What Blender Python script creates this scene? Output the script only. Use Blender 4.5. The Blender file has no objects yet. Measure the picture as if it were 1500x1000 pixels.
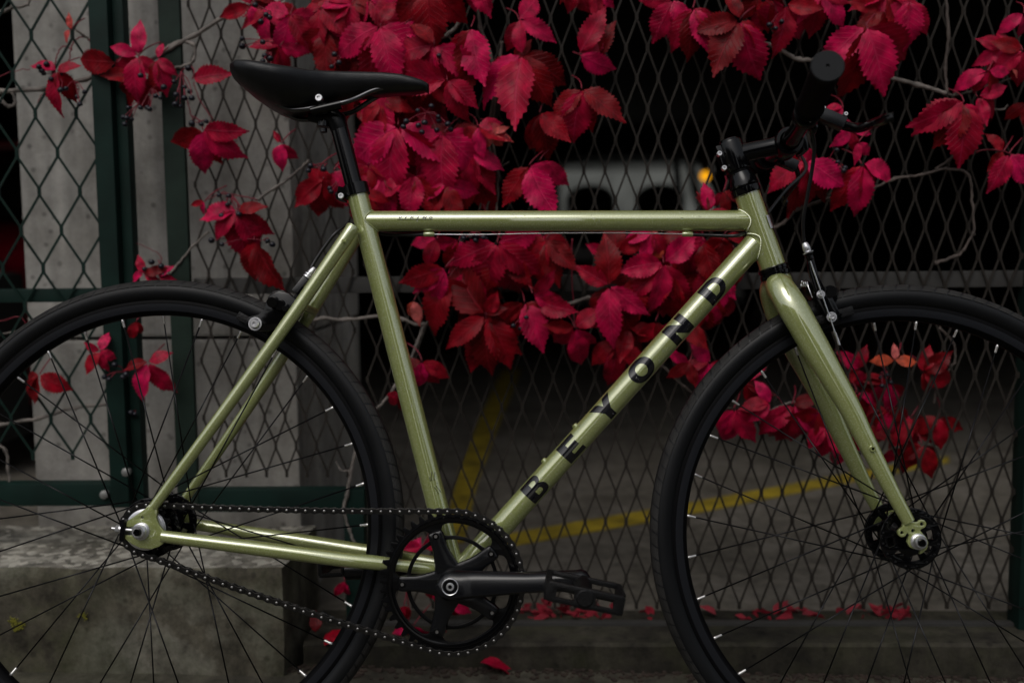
import bpy, bmesh, math, random
from mathutils import Vector, Matrix, noise
R = math.radians
PI = math.pi
rnd = random.Random(7)
S = bpy.context.scene
COL = S.collection

# ------------------------------------------------------------------ camera, sky, sun, exposure
def rot(a, b, c):
    return (Matrix.Rotation(a, 3, 'Z') @ Matrix.Rotation(b, 3, 'X') @ Matrix.Rotation(c, 3, 'Y'))
F = 1500 * 35 / 36.0                      # focal length in photograph pixels
CAM_H = 0.712
CW = rot(R(1.8), R(-5.0), R(0.6))         # camera frame (x right, y forward, z up) -> world
CAM = Vector((0, 0, CAM_H))
cd = bpy.data.cameras.new('camera'); cam = bpy.data.objects.new('camera', cd); COL.objects.link(cam)
cd.lens = 35; cd.sensor_width = 36; cd.clip_start = 0.05; cd.clip_end = 200
cam.matrix_world = Matrix.Translation(CAM) @ (CW @ Matrix.Rotation(R(90), 3, 'X')).to_4x4()
cd.dof.use_dof = True; cd.dof.focus_distance = 1.36; cd.dof.aperture_fstop = 2.5
S.camera = cam

SUN_EL, SUN_AZ = 52, 200                  # degrees; azimuth from +Y clockwise (sun behind the viewer)
w = bpy.data.worlds.new('World'); S.world = w; w.use_nodes = True
nt = w.node_tree; nt.nodes.clear()
sky = nt.nodes.new('ShaderNodeTexSky'); sky.sky_type = 'NISHITA'; sky.sun_disc = False
sky.sun_elevation = R(SUN_EL); sky.sun_rotation = R(SUN_AZ); sky.dust_density = 4; sky.air_density = 1.2
hs = nt.nodes.new('ShaderNodeHueSaturation'); hs.inputs['Saturation'].default_value = 0.33
bg = nt.nodes.new('ShaderNodeBackground'); bg.inputs['Strength'].default_value = 0.15
wo = nt.nodes.new('ShaderNodeOutputWorld')
nt.links.new(sky.outputs[0], hs.inputs['Color']); nt.links.new(hs.outputs[0], bg.inputs['Color']); nt.links.new(bg.outputs[0], wo.inputs['Surface'])
sd = bpy.data.lights.new('sun', 'SUN'); sd.energy = 0.5; sd.angle = R(30); sd.color = (1, 0.97, 0.93)
so = bpy.data.objects.new('sun', sd); COL.objects.link(so)
sv = Vector((math.sin(R(SUN_AZ)) * math.cos(R(SUN_EL)), math.cos(R(SUN_AZ)) * math.cos(R(SUN_EL)), math.sin(R(SUN_EL))))
so.rotation_euler = sv.to_track_quat('Z', 'Y').to_euler()
S.render.engine = 'CYCLES'
S.view_settings.view_transform = 'Standard'; S.view_settings.look = 'None'
S.view_settings.exposure = -0.66; S.view_settings.gamma = 1; S.view_settings.use_curve_mapping = False

# ------------------------------------------------------------------ coordinates
def at(px, py, Y=None, Z=None):           # where the sight line through a photograph pixel meets a real plane
    d = CW @ Vector(((px - 750) / F, 1, (500 - py) / F))
    t = Y / d.y if Y is not None else (Z - CAM_H) / d.z
    return CAM + d * t
BM = rot(-0.03005337, -0.05458328, 0.00808544)
BC = Vector((-0.48810586, 1.37911336, -0.25367673))
WB = 1.01645
def L(px, py, s=0.0):                     # bicycle coordinates: x forward, y across (away from viewer), z up; origin rear axle
    d = Vector(((px - 750) / F, 1, (500 - py) / F))
    n = BM @ Vector((0, 1, 0))
    t = (s + n.dot(BC)) / n.dot(d)
    return BM.transposed() @ (d * t - BC)
BIKE_M = Matrix.Translation(CAM + CW @ BC) @ (CW @ BM).to_4x4()
CAM_L = BIKE_M.inverted() @ CAM

# ------------------------------------------------------------------ materials
MATS = {}
def mat(name, col, rough=0.5, metal=0.0, coat=0.0, spec=0.5, bump=0.0, bscale=200, var=0.0, vscale=8, emis=None, estr=0, trans=0, build=None):
    if name in MATS: return MATS[name]
    m = bpy.data.materials.new(name); m.use_nodes = True; t = m.node_tree; N = t.nodes; K = t.links
    b = N['Principled BSDF']
    b.inputs['Base Color'].default_value = (*col, 1); b.inputs['Roughness'].default_value = rough
    b.inputs['Metallic'].default_value = metal; b.inputs['Coat Weight'].default_value = coat
    b.inputs['Coat Roughness'].default_value = 0.025; b.inputs['Specular IOR Level'].default_value = spec
    b.inputs['Transmission Weight'].default_value = trans
    if emis: b.inputs['Emission Color'].default_value = (*emis, 1); b.inputs['Emission Strength'].default_value = estr
    tc = N.new('ShaderNodeTexCoord')
    if bump:
        no = N.new('ShaderNodeTexNoise'); no.inputs['Scale'].default_value = bscale; no.inputs['Detail'].default_value = 5
        bp = N.new('ShaderNodeBump'); bp.inputs['Strength'].default_value = bump; bp.inputs['Distance'].default_value = 0.002
        K.new(tc.outputs['Object'], no.inputs['Vector']); K.new(no.outputs['Fac'], bp.inputs['Height']); K.new(bp.outputs[0], b.inputs['Normal'])
    if var:
        no = N.new('ShaderNodeTexNoise'); no.inputs['Scale'].default_value = vscale; no.inputs['Detail'].default_value = 6
        cr = N.new('ShaderNodeValToRGB'); cr.color_ramp.elements[0].position = 0.3; cr.color_ramp.elements[1].position = 0.7
        cr.color_ramp.elements[0].color = (*[c * (1 - var) for c in col], 1); cr.color_ramp.elements[1].color = (*[min(1, c * (1 + var)) for c in col], 1)
        K.new(tc.outputs['Object'], no.inputs['Vector']); K.new(no.outputs['Fac'], cr.inputs['Fac']); K.new(cr.outputs[0], b.inputs['Base Color'])
    if build: build(m, N, K, b, tc)
    MATS[name] = m
    return m

def concrete(name, c_dark, c_mid, c_light, moss=0.0, pits=True, peb=0.0, rough=0.85):
    def bl(m, N, K, b, tc):
        mott = moss or peb
        def noi(sc, det=8, rg=0.6):
            n = N.new('ShaderNodeTexNoise'); n.inputs['Scale'].default_value = sc; n.inputs['Detail'].default_value = det; n.inputs['Roughness'].default_value = rg
            K.new(tc.outputs['Object'], n.inputs['Vector']); return n
        n1 = noi(4.5, 10, 0.68)
        cr = N.new('ShaderNodeValToRGB'); e = cr.color_ramp.elements
        e[0].position = 0.32; e[0].color = (*c_dark, 1); e[1].position = 0.68; e[1].color = (*c_light, 1)
        em = e.new(0.5); em.color = (*c_mid, 1)
        K.new(n1.outputs['Fac'], cr.inputs['Fac']); col = cr.outputs[0]
        # vertical streaks of old rain
        mp = N.new('ShaderNodeMapping'); mp.inputs['Scale'].default_value = (26, 26, 2.2); K.new(tc.outputs['Object'], mp.inputs['Vector'])
        ns = N.new('ShaderNodeTexNoise'); ns.inputs['Scale'].default_value = 1; ns.inputs['Detail'].default_value = 4; K.new(mp.outputs[0], ns.inputs['Vector'])
        r2 = N.new('ShaderNodeMapRange'); r2.inputs[1].default_value = 0.35; r2.inputs[2].default_value = 0.7; r2.inputs[3].default_value = 0.72; r2.inputs[4].default_value = 1.15
        K.new(ns.outputs['Fac'], r2.inputs[0])
        mx = N.new('ShaderNodeMix'); mx.data_type = 'RGBA'; mx.blend_type = 'MULTIPLY'; mx.inputs[0].default_value = 1
        K.new(col, mx.inputs[6]); K.new(r2.outputs[0], mx.inputs[7]); col = mx.outputs[2]
        n7 = noi(19, 9, 0.78); r7 = N.new('ShaderNodeMapRange'); r7.inputs[1].default_value = 0.36; r7.inputs[2].default_value = 0.66
        r7.inputs[3].default_value = 0.42 if mott else 0.78; r7.inputs[4].default_value = 1.55 if mott else 1.14
        K.new(n7.outputs['Fac'], r7.inputs[0])
        mx = N.new('ShaderNodeMix'); mx.data_type = 'RGBA'; mx.blend_type = 'MULTIPLY'; mx.inputs[0].default_value = 1
        K.new(col, mx.inputs[6]); K.new(r7.outputs[0], mx.inputs[7]); col = mx.outputs[2]
        if pits:
            v = N.new('ShaderNodeTexVoronoi'); v.inputs['Scale'].default_value = 34; K.new(tc.outputs['Object'], v.inputs['Vector'])
            r3 = N.new('ShaderNodeMapRange'); r3.inputs[1].default_value = 0.10; r3.inputs[2].default_value = 0.22; r3.inputs[3].default_value = 0.45; r3.inputs[4].default_value = 1
            K.new(v.outputs['Distance'], r3.inputs[0])
            mx = N.new('ShaderNodeMix'); mx.data_type = 'RGBA'; mx.blend_type = 'MULTIPLY'; mx.inputs[0].default_value = 0.8
            K.new(col, mx.inputs[6]); K.new(r3.outputs[0], mx.inputs[7]); col = mx.outputs[2]
        if moss:
            nm = noi(9, 8, 0.7); r4 = N.new('ShaderNodeMapRange'); r4.inputs[1].default_value = 0.45; r4.inputs[2].default_value = 0.62; r4.inputs[4].default_value = moss
            K.new(nm.outputs['Fac'], r4.inputs[0])
            mx = N.new('ShaderNodeMix'); mx.data_type = 'RGBA'; K.new(r4.outputs[0], mx.inputs[0]); K.new(col, mx.inputs[6]); mx.inputs[7].default_value = (0.055, 0.06, 0.022, 1)
            col = mx.outputs[2]
        if peb:
            v = N.new('ShaderNodeTexVoronoi'); v.inputs['Scale'].default_value = 75; K.new(tc.outputs['Object'], v.inputs['Vector'])
            r5 = N.new('ShaderNodeMapRange'); r5.inputs[1].default_value = 0.5; r5.inputs[2].default_value = 1.0; r5.inputs[4].default_value = peb
            sx = N.new('ShaderNodeSeparateColor'); K.new(v.outputs['Color'], sx.inputs[0]); K.new(sx.outputs[0], r5.inputs[0])
            mx = N.new('ShaderNodeMix'); mx.data_type = 'RGBA'; K.new(r5.outputs[0], mx.inputs[0]); K.new(col, mx.inputs[6]); mx.inputs[7].default_value = (0.60, 0.57, 0.49, 1)
            col = mx.outputs[2]
        K.new(col, b.inputs['Base Color'])
        nf = noi(120, 8, 0.7); nb = noi(14, 6, 0.6)
        ad = N.new('ShaderNodeMath'); ad.operation = 'ADD'; K.new(nf.outputs['Fac'], ad.inputs[0]); K.new(nb.outputs['Fac'], ad.inputs[1])
        bp = N.new('ShaderNodeBump'); bp.inputs['Strength'].default_value = 0.5; bp.inputs['Distance'].default_value = 0.004
        K.new(ad.outputs[0], bp.inputs['Height']); K.new(bp.outputs[0], b.inputs['Normal'])
    return mat(name, c_mid, rough, build=bl, spec=0.3)

def paint_build(m, N, K, b, tc):
    n = N.new('ShaderNodeTexVoronoi'); n.inputs['Scale'].default_value = 1500; K.new(tc.outputs['Object'], n.inputs['Vector'])
    sx = N.new('ShaderNodeSeparateColor'); K.new(n.outputs['Color'], sx.inputs[0])
    r = N.new('ShaderNodeMapRange'); r.inputs[1].default_value = 0.86; r.inputs[2].default_value = 1.0; K.new(sx.outputs[0], r.inputs[0])
    mx = N.new('ShaderNodeMix'); mx.data_type = 'RGBA'; K.new(r.outputs[0], mx.inputs[0])
    mx.inputs[6].default_value = (0.375, 0.425, 0.138, 1); mx.inputs[7].default_value = (0.66, 0.72, 0.42, 1)
    K.new(mx.outputs[2], b.inputs['Base Color'])
OLIVE = mat('olive_flake_paint', (0.27, 0.3, 0.1), 0.36, 0.35, 1.0, build=paint_build)
OLIVE.node_tree.nodes['Principled BSDF'].inputs['Coat IOR'].default_value = 2.8
BLACKG = mat('black_gloss', (0.002, 0.002, 0.0024), 0.12, 0, 0.0, spec=0.4)
BLACKM = mat('black_anodised', (0.0025, 0.0025, 0.003), 0.28, 0.0, spec=0.22, bump=0.05, bscale=900)
SATIN = mat('dark_satin_alloy', (0.0035, 0.0038, 0.005), 0.24, 0.0, spec=0.5, bump=0.04, bscale=700)
PLAST = mat('black_plastic', (0.005, 0.005, 0.0053), 0.42, spec=0.28, bump=0.35, bscale=500)
DECAL = mat('black_decal', (0.004, 0.004, 0.007), 0.2, 0, 0.9)
SILVER = mat('polished_steel', (0.86, 0.86, 0.88), 0.33, 0.9)
NIP = mat('bright_brass_nipple', (0.85, 0.84, 0.82), 0.25, 0.7)
SPOKE = mat('black_spoke', (0.02, 0.02, 0.022), 0.35, 0.6)
CHAINM = mat('dark_chain_steel', (0.055, 0.053, 0.051), 0.28, 0.9)
PINM = mat('pin_steel', (0.42, 0.41, 0.40), 0.36, 1.0)
SADDLE = mat('black_vinyl', (0.004, 0.0044, 0.006), 0.36, spec=0.5, bump=0.25, bscale=900)
RUBBER = mat('black_cable_housing', (0.01, 0.01, 0.011), 0.35)
WIRE = mat('bright_cable', (0.8, 0.8, 0.82), 0.3, 0.9)
def tyre_build(m, N, K, b, tc):
    n = N.new('ShaderNodeTexNoise'); n.inputs['Scale'].default_value = 18; n.inputs['Detail'].default_value = 8; K.new(tc.outputs['Object'], n.inputs['Vector'])
    r = N.new('ShaderNodeMapRange'); r.inputs[3].default_value = 0.36; r.inputs[4].default_value = 0.58; K.new(n.outputs['Fac'], r.inputs[0]); K.new(r.outputs[0], b.inputs['Roughness'])
TYRE = mat('tyre_rubber', (0.0035, 0.004, 0.005), 0.46, spec=0.32, build=tyre_build)
TREAD = mat('tread_rubber', (0.028, 0.027, 0.026), 0.65, spec=0.22, bump=0.5, bscale=600, var=0.35, vscale=30)
RIMB = mat('rim_black', (0.002, 0.002, 0.0025), 0.5, spec=0.1)
TRACK = mat('rim_brake_track', (0.010, 0.011, 0.014), 0.4, 0.0, spec=0.25)
GREEN = mat('dark_green_enamel', (0.004, 0.019, 0.0145), 0.6, spec=0.25, bump=0.2, bscale=60, var=0.3, vscale=14)
GREEN2 = mat('weathered_green_enamel', (0.014, 0.027, 0.020), 0.65, spec=0.25, bump=0.2, bscale=60, var=0.35, vscale=14)
RAILM = mat('grimy_steel_rail', (0.045, 0.043, 0.040), 0.7, bump=0.2, bscale=60, var=0.3, vscale=10)
MESHM = mat('brown_expanded_metal', (0.026, 0.0215, 0.0175), 0.7, spec=0.25, var=0.3, vscale=12)
MESHG = mat('green_expanded_metal', (0.005, 0.020, 0.015), 0.6, spec=0.2, var=0.3, vscale=12)
CONC = concrete('weathered_concrete', (0.29, 0.272, 0.242), (0.40, 0.382, 0.35), (0.49, 0.47, 0.44))
CONCB = concrete('mossy_concrete', (0.035, 0.029, 0.019), (0.13, 0.118, 0.088), (0.46, 0.44, 0.38), moss=0.6)
CONCT = concrete('exposed_aggregate', (0.10, 0.092, 0.075), (0.24, 0.225, 0.19), (0.46, 0.44, 0.39), moss=0.2, peb=0.8)
KERB = concrete('kerb_concrete', (0.020, 0.018, 0.013), (0.042, 0.037, 0.028), (0.07, 0.062, 0.05), moss=0.35)
PAVE = concrete('grimy_pavement', (0.05, 0.045, 0.033), (0.085, 0.077, 0.058), (0.13, 0.12, 0.095), moss=0.25, pits=False)
GFLOOR = concrete('garage_floor', (0.09, 0.08, 0.062), (0.165, 0.148, 0.122), (0.23, 0.21, 0.18))
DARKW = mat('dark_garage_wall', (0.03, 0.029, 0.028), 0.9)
YELLOW = mat('yellow_line_paint', (0.34, 0.245, 0.012), 0.85, var=0.5, vscale=14)
BARK = mat('grey_twig_bark', (0.20, 0.175, 0.155), 0.75, bump=0.6, bscale=160, var=0.4, vscale=60)
BARKD = mat('brown_vine_bark', (0.09, 0.07, 0.06), 0.8, bump=0.6, bscale=160, var=0.4, vscale=60)
STALK = mat('red_leaf_stalk', (0.22, 0.012, 0.03), 0.5)
BERRY = mat('blue_black_berry', (0.006, 0.007, 0.014), 0.32)
def leaf_mat(name, c0, c1, c2, vein, rough=0.46):
    def bl(m, N, K, b, tc):
        oi = N.new('ShaderNodeObjectInfo')
        cr = N.new('ShaderNodeValToRGB'); e = cr.color_ramp.elements
        e[0].color = (*c0, 1); e[1].color = (*c2, 1); x = e.new(0.5); x.color = (*c1, 1)
        K.new(oi.outputs['Random'], cr.inputs['Fac'])
        n = N.new('ShaderNodeTexNoise'); n.inputs['Scale'].default_value = 22; n.inputs['Detail'].default_value = 5; vo = N.new('ShaderNodeVectorMath'); vo.operation = 'ADD'; vs_ = N.new('ShaderNodeMath'); vs_.operation = 'MULTIPLY'; vs_.inputs[1].default_value = 37.0
        K.new(oi.outputs['Random'], vs_.inputs[0]); K.new(tc.outputs['Object'], vo.inputs[0]); K.new(vs_.outputs[0], vo.inputs[1]); K.new(vo.outputs[0], n.inputs['Vector']); n.inputs['Scale'].default_value = 5.0
        mr = N.new('ShaderNodeMapRange'); mr.inputs[1].default_value = 0.3; mr.inputs[2].default_value = 0.7; mr.inputs[3].default_value = 0.45; mr.inputs[4].default_value = 1.25
        K.new(n.outputs['Fac'], mr.inputs[0])
        mx = N.new('ShaderNodeMix'); mx.data_type = 'RGBA'; mx.blend_type = 'MULTIPLY'; mx.inputs[0].default_value = 1
        K.new(cr.outputs[0], mx.inputs[6]); K.new(mr.outputs[0], mx.inputs[7])
        sep = N.new('ShaderNodeSeparateXYZ'); K.new(tc.outputs['UV'], sep.inputs[0])
        def M(op, a, bb=None, cl=False):
            k = N.new('ShaderNodeMath'); k.operation = op; k.use_clamp = cl
            for i, q in enumerate((a, bb)):
                if q is None: continue
                if isinstance(q, (int, float)): k.inputs[i].default_value = q
                else: K.new(q, k.inputs[i])
            return k.outputs[0]
        a = M('ABSOLUTE', M('SUBTRACT', sep.outputs[1], 0.5))
        ph = M('SUBTRACT', M('MULTIPLY', sep.outputs[0], 9.5), M('MULTIPLY', a, 5.0))
        fr = M('ABSOLUTE', M('SUBTRACT', M('FRACT', ph), 0.5))
        side = M('MULTIPLY', M('SUBTRACT', 0.085, fr), 13.0, True)
        mid = M('MULTIPLY', M('SUBTRACT', 0.03, a), 55.0, True)
        vn = M('MAXIMUM', side, mid)
        mv = N.new('ShaderNodeMix'); mv.data_type = 'RGBA'; K.new(M('MULTIPLY', vn, 0.28), mv.inputs[0]); K.new(mx.outputs[2], mv.inputs[6]); mv.inputs[7].default_value = (*vein, 1)
        K.new(mv.outputs[2], b.inputs['Base Color'])
        h = M('ADD', M('MULTIPLY', vn, -0.5), M('MULTIPLY', n.outputs['Fac'], 0.5))
        bp = N.new('ShaderNodeBump'); bp.inputs['Strength'].default_value = 0.55; bp.inputs['Distance'].default_value = 0.0022; K.new(h, bp.inputs['Height']); K.new(bp.outputs[0], b.inputs['Normal'])
        b.inputs['Subsurface Weight'].default_value = 0.0
        # thin leaf: some light passes through
        tl = N.new('ShaderNodeBsdfTranslucent'); K.new(mv.outputs[2], tl.inputs['Color'])
        ms = N.new('ShaderNodeMixShader'); ms.inputs[0].default_value = 0.15
        out = [q for q in N if q.type == 'OUTPUT_MATERIAL'][0]
        K.new(b.outputs[0], ms.inputs[1]); K.new(tl.outputs[0], ms.inputs[2]); K.new(ms.outputs[0], out.inputs['Surface'])
    return mat(name, c1, rough, build=bl, spec=0.24)
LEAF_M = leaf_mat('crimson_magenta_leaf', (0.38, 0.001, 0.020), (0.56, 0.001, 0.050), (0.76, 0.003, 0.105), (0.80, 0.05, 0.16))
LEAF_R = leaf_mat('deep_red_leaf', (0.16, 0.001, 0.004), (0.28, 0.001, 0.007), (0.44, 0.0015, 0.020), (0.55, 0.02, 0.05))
LEAF_O = leaf_mat('orange_pink_leaf', (0.65, 0.09, 0.03), (0.75, 0.09, 0.09), (0.72, 0.15, 0.14), (0.7, 0.2, 0.1))

# ------------------------------------------------------------------ mesh helpers
def link(name, me, m, parent=None, smooth=False):
    if m is not None and len(me.materials) == 0: me.materials.append(m)
    if smooth:
        for p in me.polygons: p.use_smooth = True
    o = bpy.data.objects.new(name, me); COL.objects.link(o)
    if parent is not None: o.parent = parent
    return o
def obj(name, bm, m, parent=None, smooth=True, autos=True):
    me = bpy.data.meshes.new(name)
    bmesh.ops.recalc_face_normals(bm, faces=bm.faces)
    if smooth:
        for f_ in bm.faces: f_.smooth = True
        if autos:
            for e in bm.edges:
                if len(e.link_faces) == 2 and e.calc_face_angle(0) > R(38): e.smooth = False
    bm.to_mesh(me); bm.free()
    return link(name, me, m, parent)
def tag(o, label=None, cat=None, group=None, kind=None):
    if label: o['label'] = label
    if cat: o['category'] = cat
    if group: o['group'] = group
    if kind: o['kind'] = kind
    return o
def empty(name, loc=(0, 0, 0), parent=None):
    o = bpy.data.objects.new(name, None); COL.objects.link(o); o.location = loc; o.empty_display_size = 0.05
    if parent is not None: o.parent = parent
    return o
def dupe(o, parent=None, name=None):
    c = o.copy(); COL.objects.link(c)
    if parent is not None: c.parent = parent
    return c
def BMn(): return bmesh.new()
def box(bm, c, size, rotm=None):
    M_ = Matrix.Translation(Vector(c)) @ (rotm.to_4x4() if rotm else Matrix.Identity(4)) @ Matrix.Diagonal((*size, 1))
    return bmesh.ops.create_cube(bm, size=1, matrix=M_)['verts']
def bevel(bm, w_, seg=2):
    bmesh.ops.bevel(bm, geom=list(bm.edges), offset=w_, segments=seg, affect='EDGES', profile=0.7)
def tube(bm, pts, rads, n=12, caps=True, flat=1.0, up=None):
    pts = [Vector(p) for p in pts]
    if not hasattr(rads, '__len__'): rads = [rads] * len(pts)
    rings = []; prev = None
    for i, p in enumerate(pts):
        if i == 0: t = pts[1] - pts[0]
        elif i == len(pts) - 1: t = pts[-1] - pts[-2]
        else: t = (pts[i + 1] - pts[i]).normalized() + (pts[i] - pts[i - 1]).normalized()
        t.normalize()
        if prev is None:
            a = Vector(up) if up is not None else (Vector((0, 0, 1)) if abs(t.z) < 0.9 else Vector((1, 0, 0)))
        else: a = prev
        a = (a - t * a.dot(t)).normalized(); prev = a
        b = t.cross(a)
        rings.append([bm.verts.new(p + (a * math.cos(2 * PI * k / n) + b * math.sin(2 * PI * k / n) * flat) * rads[i]) for k in range(n)])
    for r0, r1 in zip(rings, rings[1:]):
        for k in range(n): bm.faces.new((r0[k], r0[(k + 1) % n], r1[(k + 1) % n], r1[k]))
    if caps: bm.faces.new(rings[0][::-1]); bm.faces.new(rings[-1])
    return bm
def smooth_path(pts, sub=6):
    P = [Vector(p) for p in pts]; out = []
    for i in range(len(P) - 1):
        p0 = P[max(i - 1, 0)]; p1 = P[i]; p2 = P[i + 1]; p3 = P[min(i + 2, len(P) - 1)]
        for k in range(sub):
            t = k / sub
            out.append(0.5 * ((2 * p1) + (p2 - p0) * t + (2 * p0 - 5 * p1 + 4 * p2 - p3) * t * t + (3 * p1 - p0 - 3 * p2 + p3) * t ** 3))
    out.append(P[-1]); return out
def lathe(bm, prof, c=(0, 0, 0), axis=(0, 1, 0), n=48, closed=False):
    # prof: (radius, along axis)
    ax = Vector(axis).normalized(); a = Vector((1, 0, 0)) if abs(ax.x) < 0.9 else Vector((0, 0, 1))
    a = (a - ax * a.dot(ax)).normalized(); b = ax.cross(a); c = Vector(c); rings = []
    for r_, h in prof:
        if r_ < 1e-6: rings.append([bm.verts.new(c + ax * h)])
        else: rings.append([bm.verts.new(c + ax * h + (a * math.cos(2 * PI * k / n) + b * math.sin(2 * PI * k / n)) * r_) for k in range(n)])
    pairs = list(zip(rings, rings[1:])) + ([(rings[-1], rings[0])] if closed else [])
    for r0, r1 in pairs:
        for k in range(n):
            k2 = (k + 1) % n
            if len(r0) == 1 and len(r1) == 1: continue
            if len(r0) == 1: bm.faces.new((r0[0], r1[k2], r1[k]))
            elif len(r1) == 1: bm.faces.new((r0[k], r0[k2], r1[0]))
            else: bm.faces.new((r0[k], r0[k2], r1[k2], r1[k]))
    return bm
def disc_bolt(bm, c, r_, y0, y1, n=20, soc=0.45, axis=(0, 1, 0)):
    # bolt head facing -axis (towards y0) with a recessed socket
    lathe(bm, [(0, y0 + 0.0022), (r_ * soc, y0 + 0.0022), (r_ * soc, y0), (r_ * 0.85, y0), (r_, y0 + r_ * 0.18), (r_, y1), (0, y1)], c, axis, n)
def fillmesh(loops, th=0.0, bev=0.0, y0=0.0):
    # flat shape with holes in the x-z plane, thickness th along y, centred on y0
    cu = bpy.data.curves.new('tmp', 'CURVE'); cu.dimensions = '2D'; cu.fill_mode = 'BOTH' if th else 'FRONT'
    for lp in loops:
        s = cu.splines.new('POLY'); s.points.add(len(lp) - 1)
        for i, q in enumerate(lp): s.points[i].co = (q[0], q[1], 0, 1)
        s.use_cyclic_u = True
    if th: cu.extrude = max(th / 2 - bev, 1e-5); cu.bevel_depth = bev; cu.bevel_resolution = 1; cu.offset = -bev
    o = bpy.data.objects.new('tmp', cu); COL.objects.link(o)
    dg = bpy.context.evaluated_depsgraph_get(); dg.update()
    me = bpy.data.meshes.new_from_object(o.evaluated_get(dg))
    bpy.data.objects.remove(o); bpy.data.curves.remove(cu)
    me.transform(Matrix(((1, 0, 0, 0), (0, 0, -1, y0), (0, 1, 0, 0), (0, 0, 0, 1))))
    me.materials.clear()
    return me
def plate(name, loops, th, bev, y0, m, parent):
    me = fillmesh(loops, th, bev, y0); me.name = name
    bm = BMn(); bm.from_mesh(me); bmesh.ops.remove_doubles(bm, verts=bm.verts, dist=1e-6)
    bpy.data.meshes.remove(me)
    return obj(name, bm, m, parent)
def arc(cx, cy, r_, a0, a1, n=10): return [(cx + r_ * math.cos(a0 + (a1 - a0) * k / n), cy + r_ * math.sin(a0 + (a1 - a0) * k / n)) for k in range(n + 1)]
def circle(cx, cy, r_, n=24): return [(cx + r_ * math.cos(2 * PI * k / n), cy + r_ * math.sin(2 * PI * k / n)) for k in range(n)]
def P2(px, py, s): q = L(px, py, s); return (q.x, q.z)

# ================================================================== SETTING
# pavement: follows the two wheel contacts, so it falls very slightly to the right
slope = -0.0158
def gz(x): return 0.005 + slope * (x + 0.53)
bm = BMn()
nx, ny = 60, 40
vs = {}
for i in range(nx + 1):
    for j in range(ny + 1):
        x = -30 + 60 * i / nx; y = -12 + 13.66 * j / ny
        vs[i, j] = bm.verts.new((x, y, gz(max(-2.5, min(2.5, x)))))
for i in range(nx):
    for j in range(ny): bm.faces.new((vs[i, j], vs[i + 1, j], vs[i + 1, j + 1], vs[i, j + 1]))
tag(obj('pavement', bm, PAVE, smooth=False), kind='structure')
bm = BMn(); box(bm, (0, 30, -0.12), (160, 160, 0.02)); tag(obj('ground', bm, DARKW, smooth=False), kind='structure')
# kerb below the mesh fence
YK = 1.665
bm = BMn()
x0 = at(444, 950, Y=YK).x; zt = at(900, 942, Y=YK).z
n = 60
prev = None
for i in range(n + 1):
    x = x0 + (2.2 - x0) * i / n; j = 0.0025 * noise.noise(Vector((x * 9, 0, 0)))
    zz = zt + 0.002 * noise.noise(Vector((x * 14, 3, 0)))
    ring = [bm.verts.new(q) for q in ((x, YK + j, -0.08), (x, YK + j, zz - 0.005), (x, YK + j + 0.006, zz), (x, YK + 0.16, zz), (x, YK + 0.16, -0.08))]
    if prev:
        for k in range(4): bm.faces.new((prev[k], prev[k + 1], ring[k + 1], ring[k]))
    prev = ring
tag(obj('kerb', bm, KERB), kind='structure')
# garage floor, with a narrow channel behind the kerb
zf = zt - 0.012
YF = YK + 0.16
bm = BMn(); box(bm, (0.5, YF + 8, zf - 0.05), (14, 16, 0.1)); tag(obj('garage_floor', bm, GFLOOR, smooth=False), kind='structure')
def floorstrip(pts, parent=None):
    bm = BMn(); V = [bm.verts.new(at(px, py, Z=zf + 0.004)) for px, py in pts]; bm.faces.new(V)
    r = bmesh.ops.extrude_face_region(bm, geom=list(bm.faces)); bmesh.ops.translate(bm, verts=[v for v in r['geom'] if isinstance(v, bmesh.types.BMVert)], vec=(0, 0, -0.003))
    return obj('painted_line', bm, YELLOW, smooth=False)
tag(floorstrip([(700, 793), (760, 778), (1000, 737), (1280, 686), (1390, 667), (1390, 676), (1280, 698), (1000, 754), (760, 796), (700, 811)]), kind='structure')
tag(floorstrip([(646, 793), (672, 690), (704, 610), (737, 540), (764, 540), (731, 620), (698, 710), (680, 793)]), kind='structure')
# garage ceiling slab, lintel face, back and side walls
LINT = 1.32
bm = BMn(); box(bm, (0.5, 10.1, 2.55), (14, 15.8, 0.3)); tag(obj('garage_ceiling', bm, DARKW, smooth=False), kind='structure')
bm = BMn(); box(bm, (0.5, 2.3, LINT + 2.8), (14, 0.2, 5.0)); tag(obj('building_facade', bm, CONC, smooth=False), kind='structure')
# back wall with an opening that holds an added glowing window
wx0, wz1 = at(818, 246, Y=13.5).x, at(818, 246, Y=13.5).z
wx1, wz0 = at(1048, 330, Y=13.5).x, at(1048, 330, Y=13.5).z
bm = BMn()
for a, b_, c, d in ((-6.5, wx0, -0.3, 2.4), (wx1, 7.5, -0.3, 2.4), (wx0, wx1, -0.3, wz0), (wx0, wx1, wz1, 2.4)):
    box(bm, ((a + b_) / 2, 13.6, (c + d) / 2), (b_ - a, 0.2, d - c))
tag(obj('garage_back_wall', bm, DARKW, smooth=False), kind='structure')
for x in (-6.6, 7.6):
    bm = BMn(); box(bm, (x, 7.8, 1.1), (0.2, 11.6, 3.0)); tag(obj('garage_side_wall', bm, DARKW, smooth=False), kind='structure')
glow = empty('added_lightbox', ((wx0 + wx1) / 2, 13.6, wz0)); tag(glow, 'added dim window glowing grey at the back of the dark garage', 'lightbox')  # added glowing sheet; stands in for the pale light seen through the car
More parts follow.
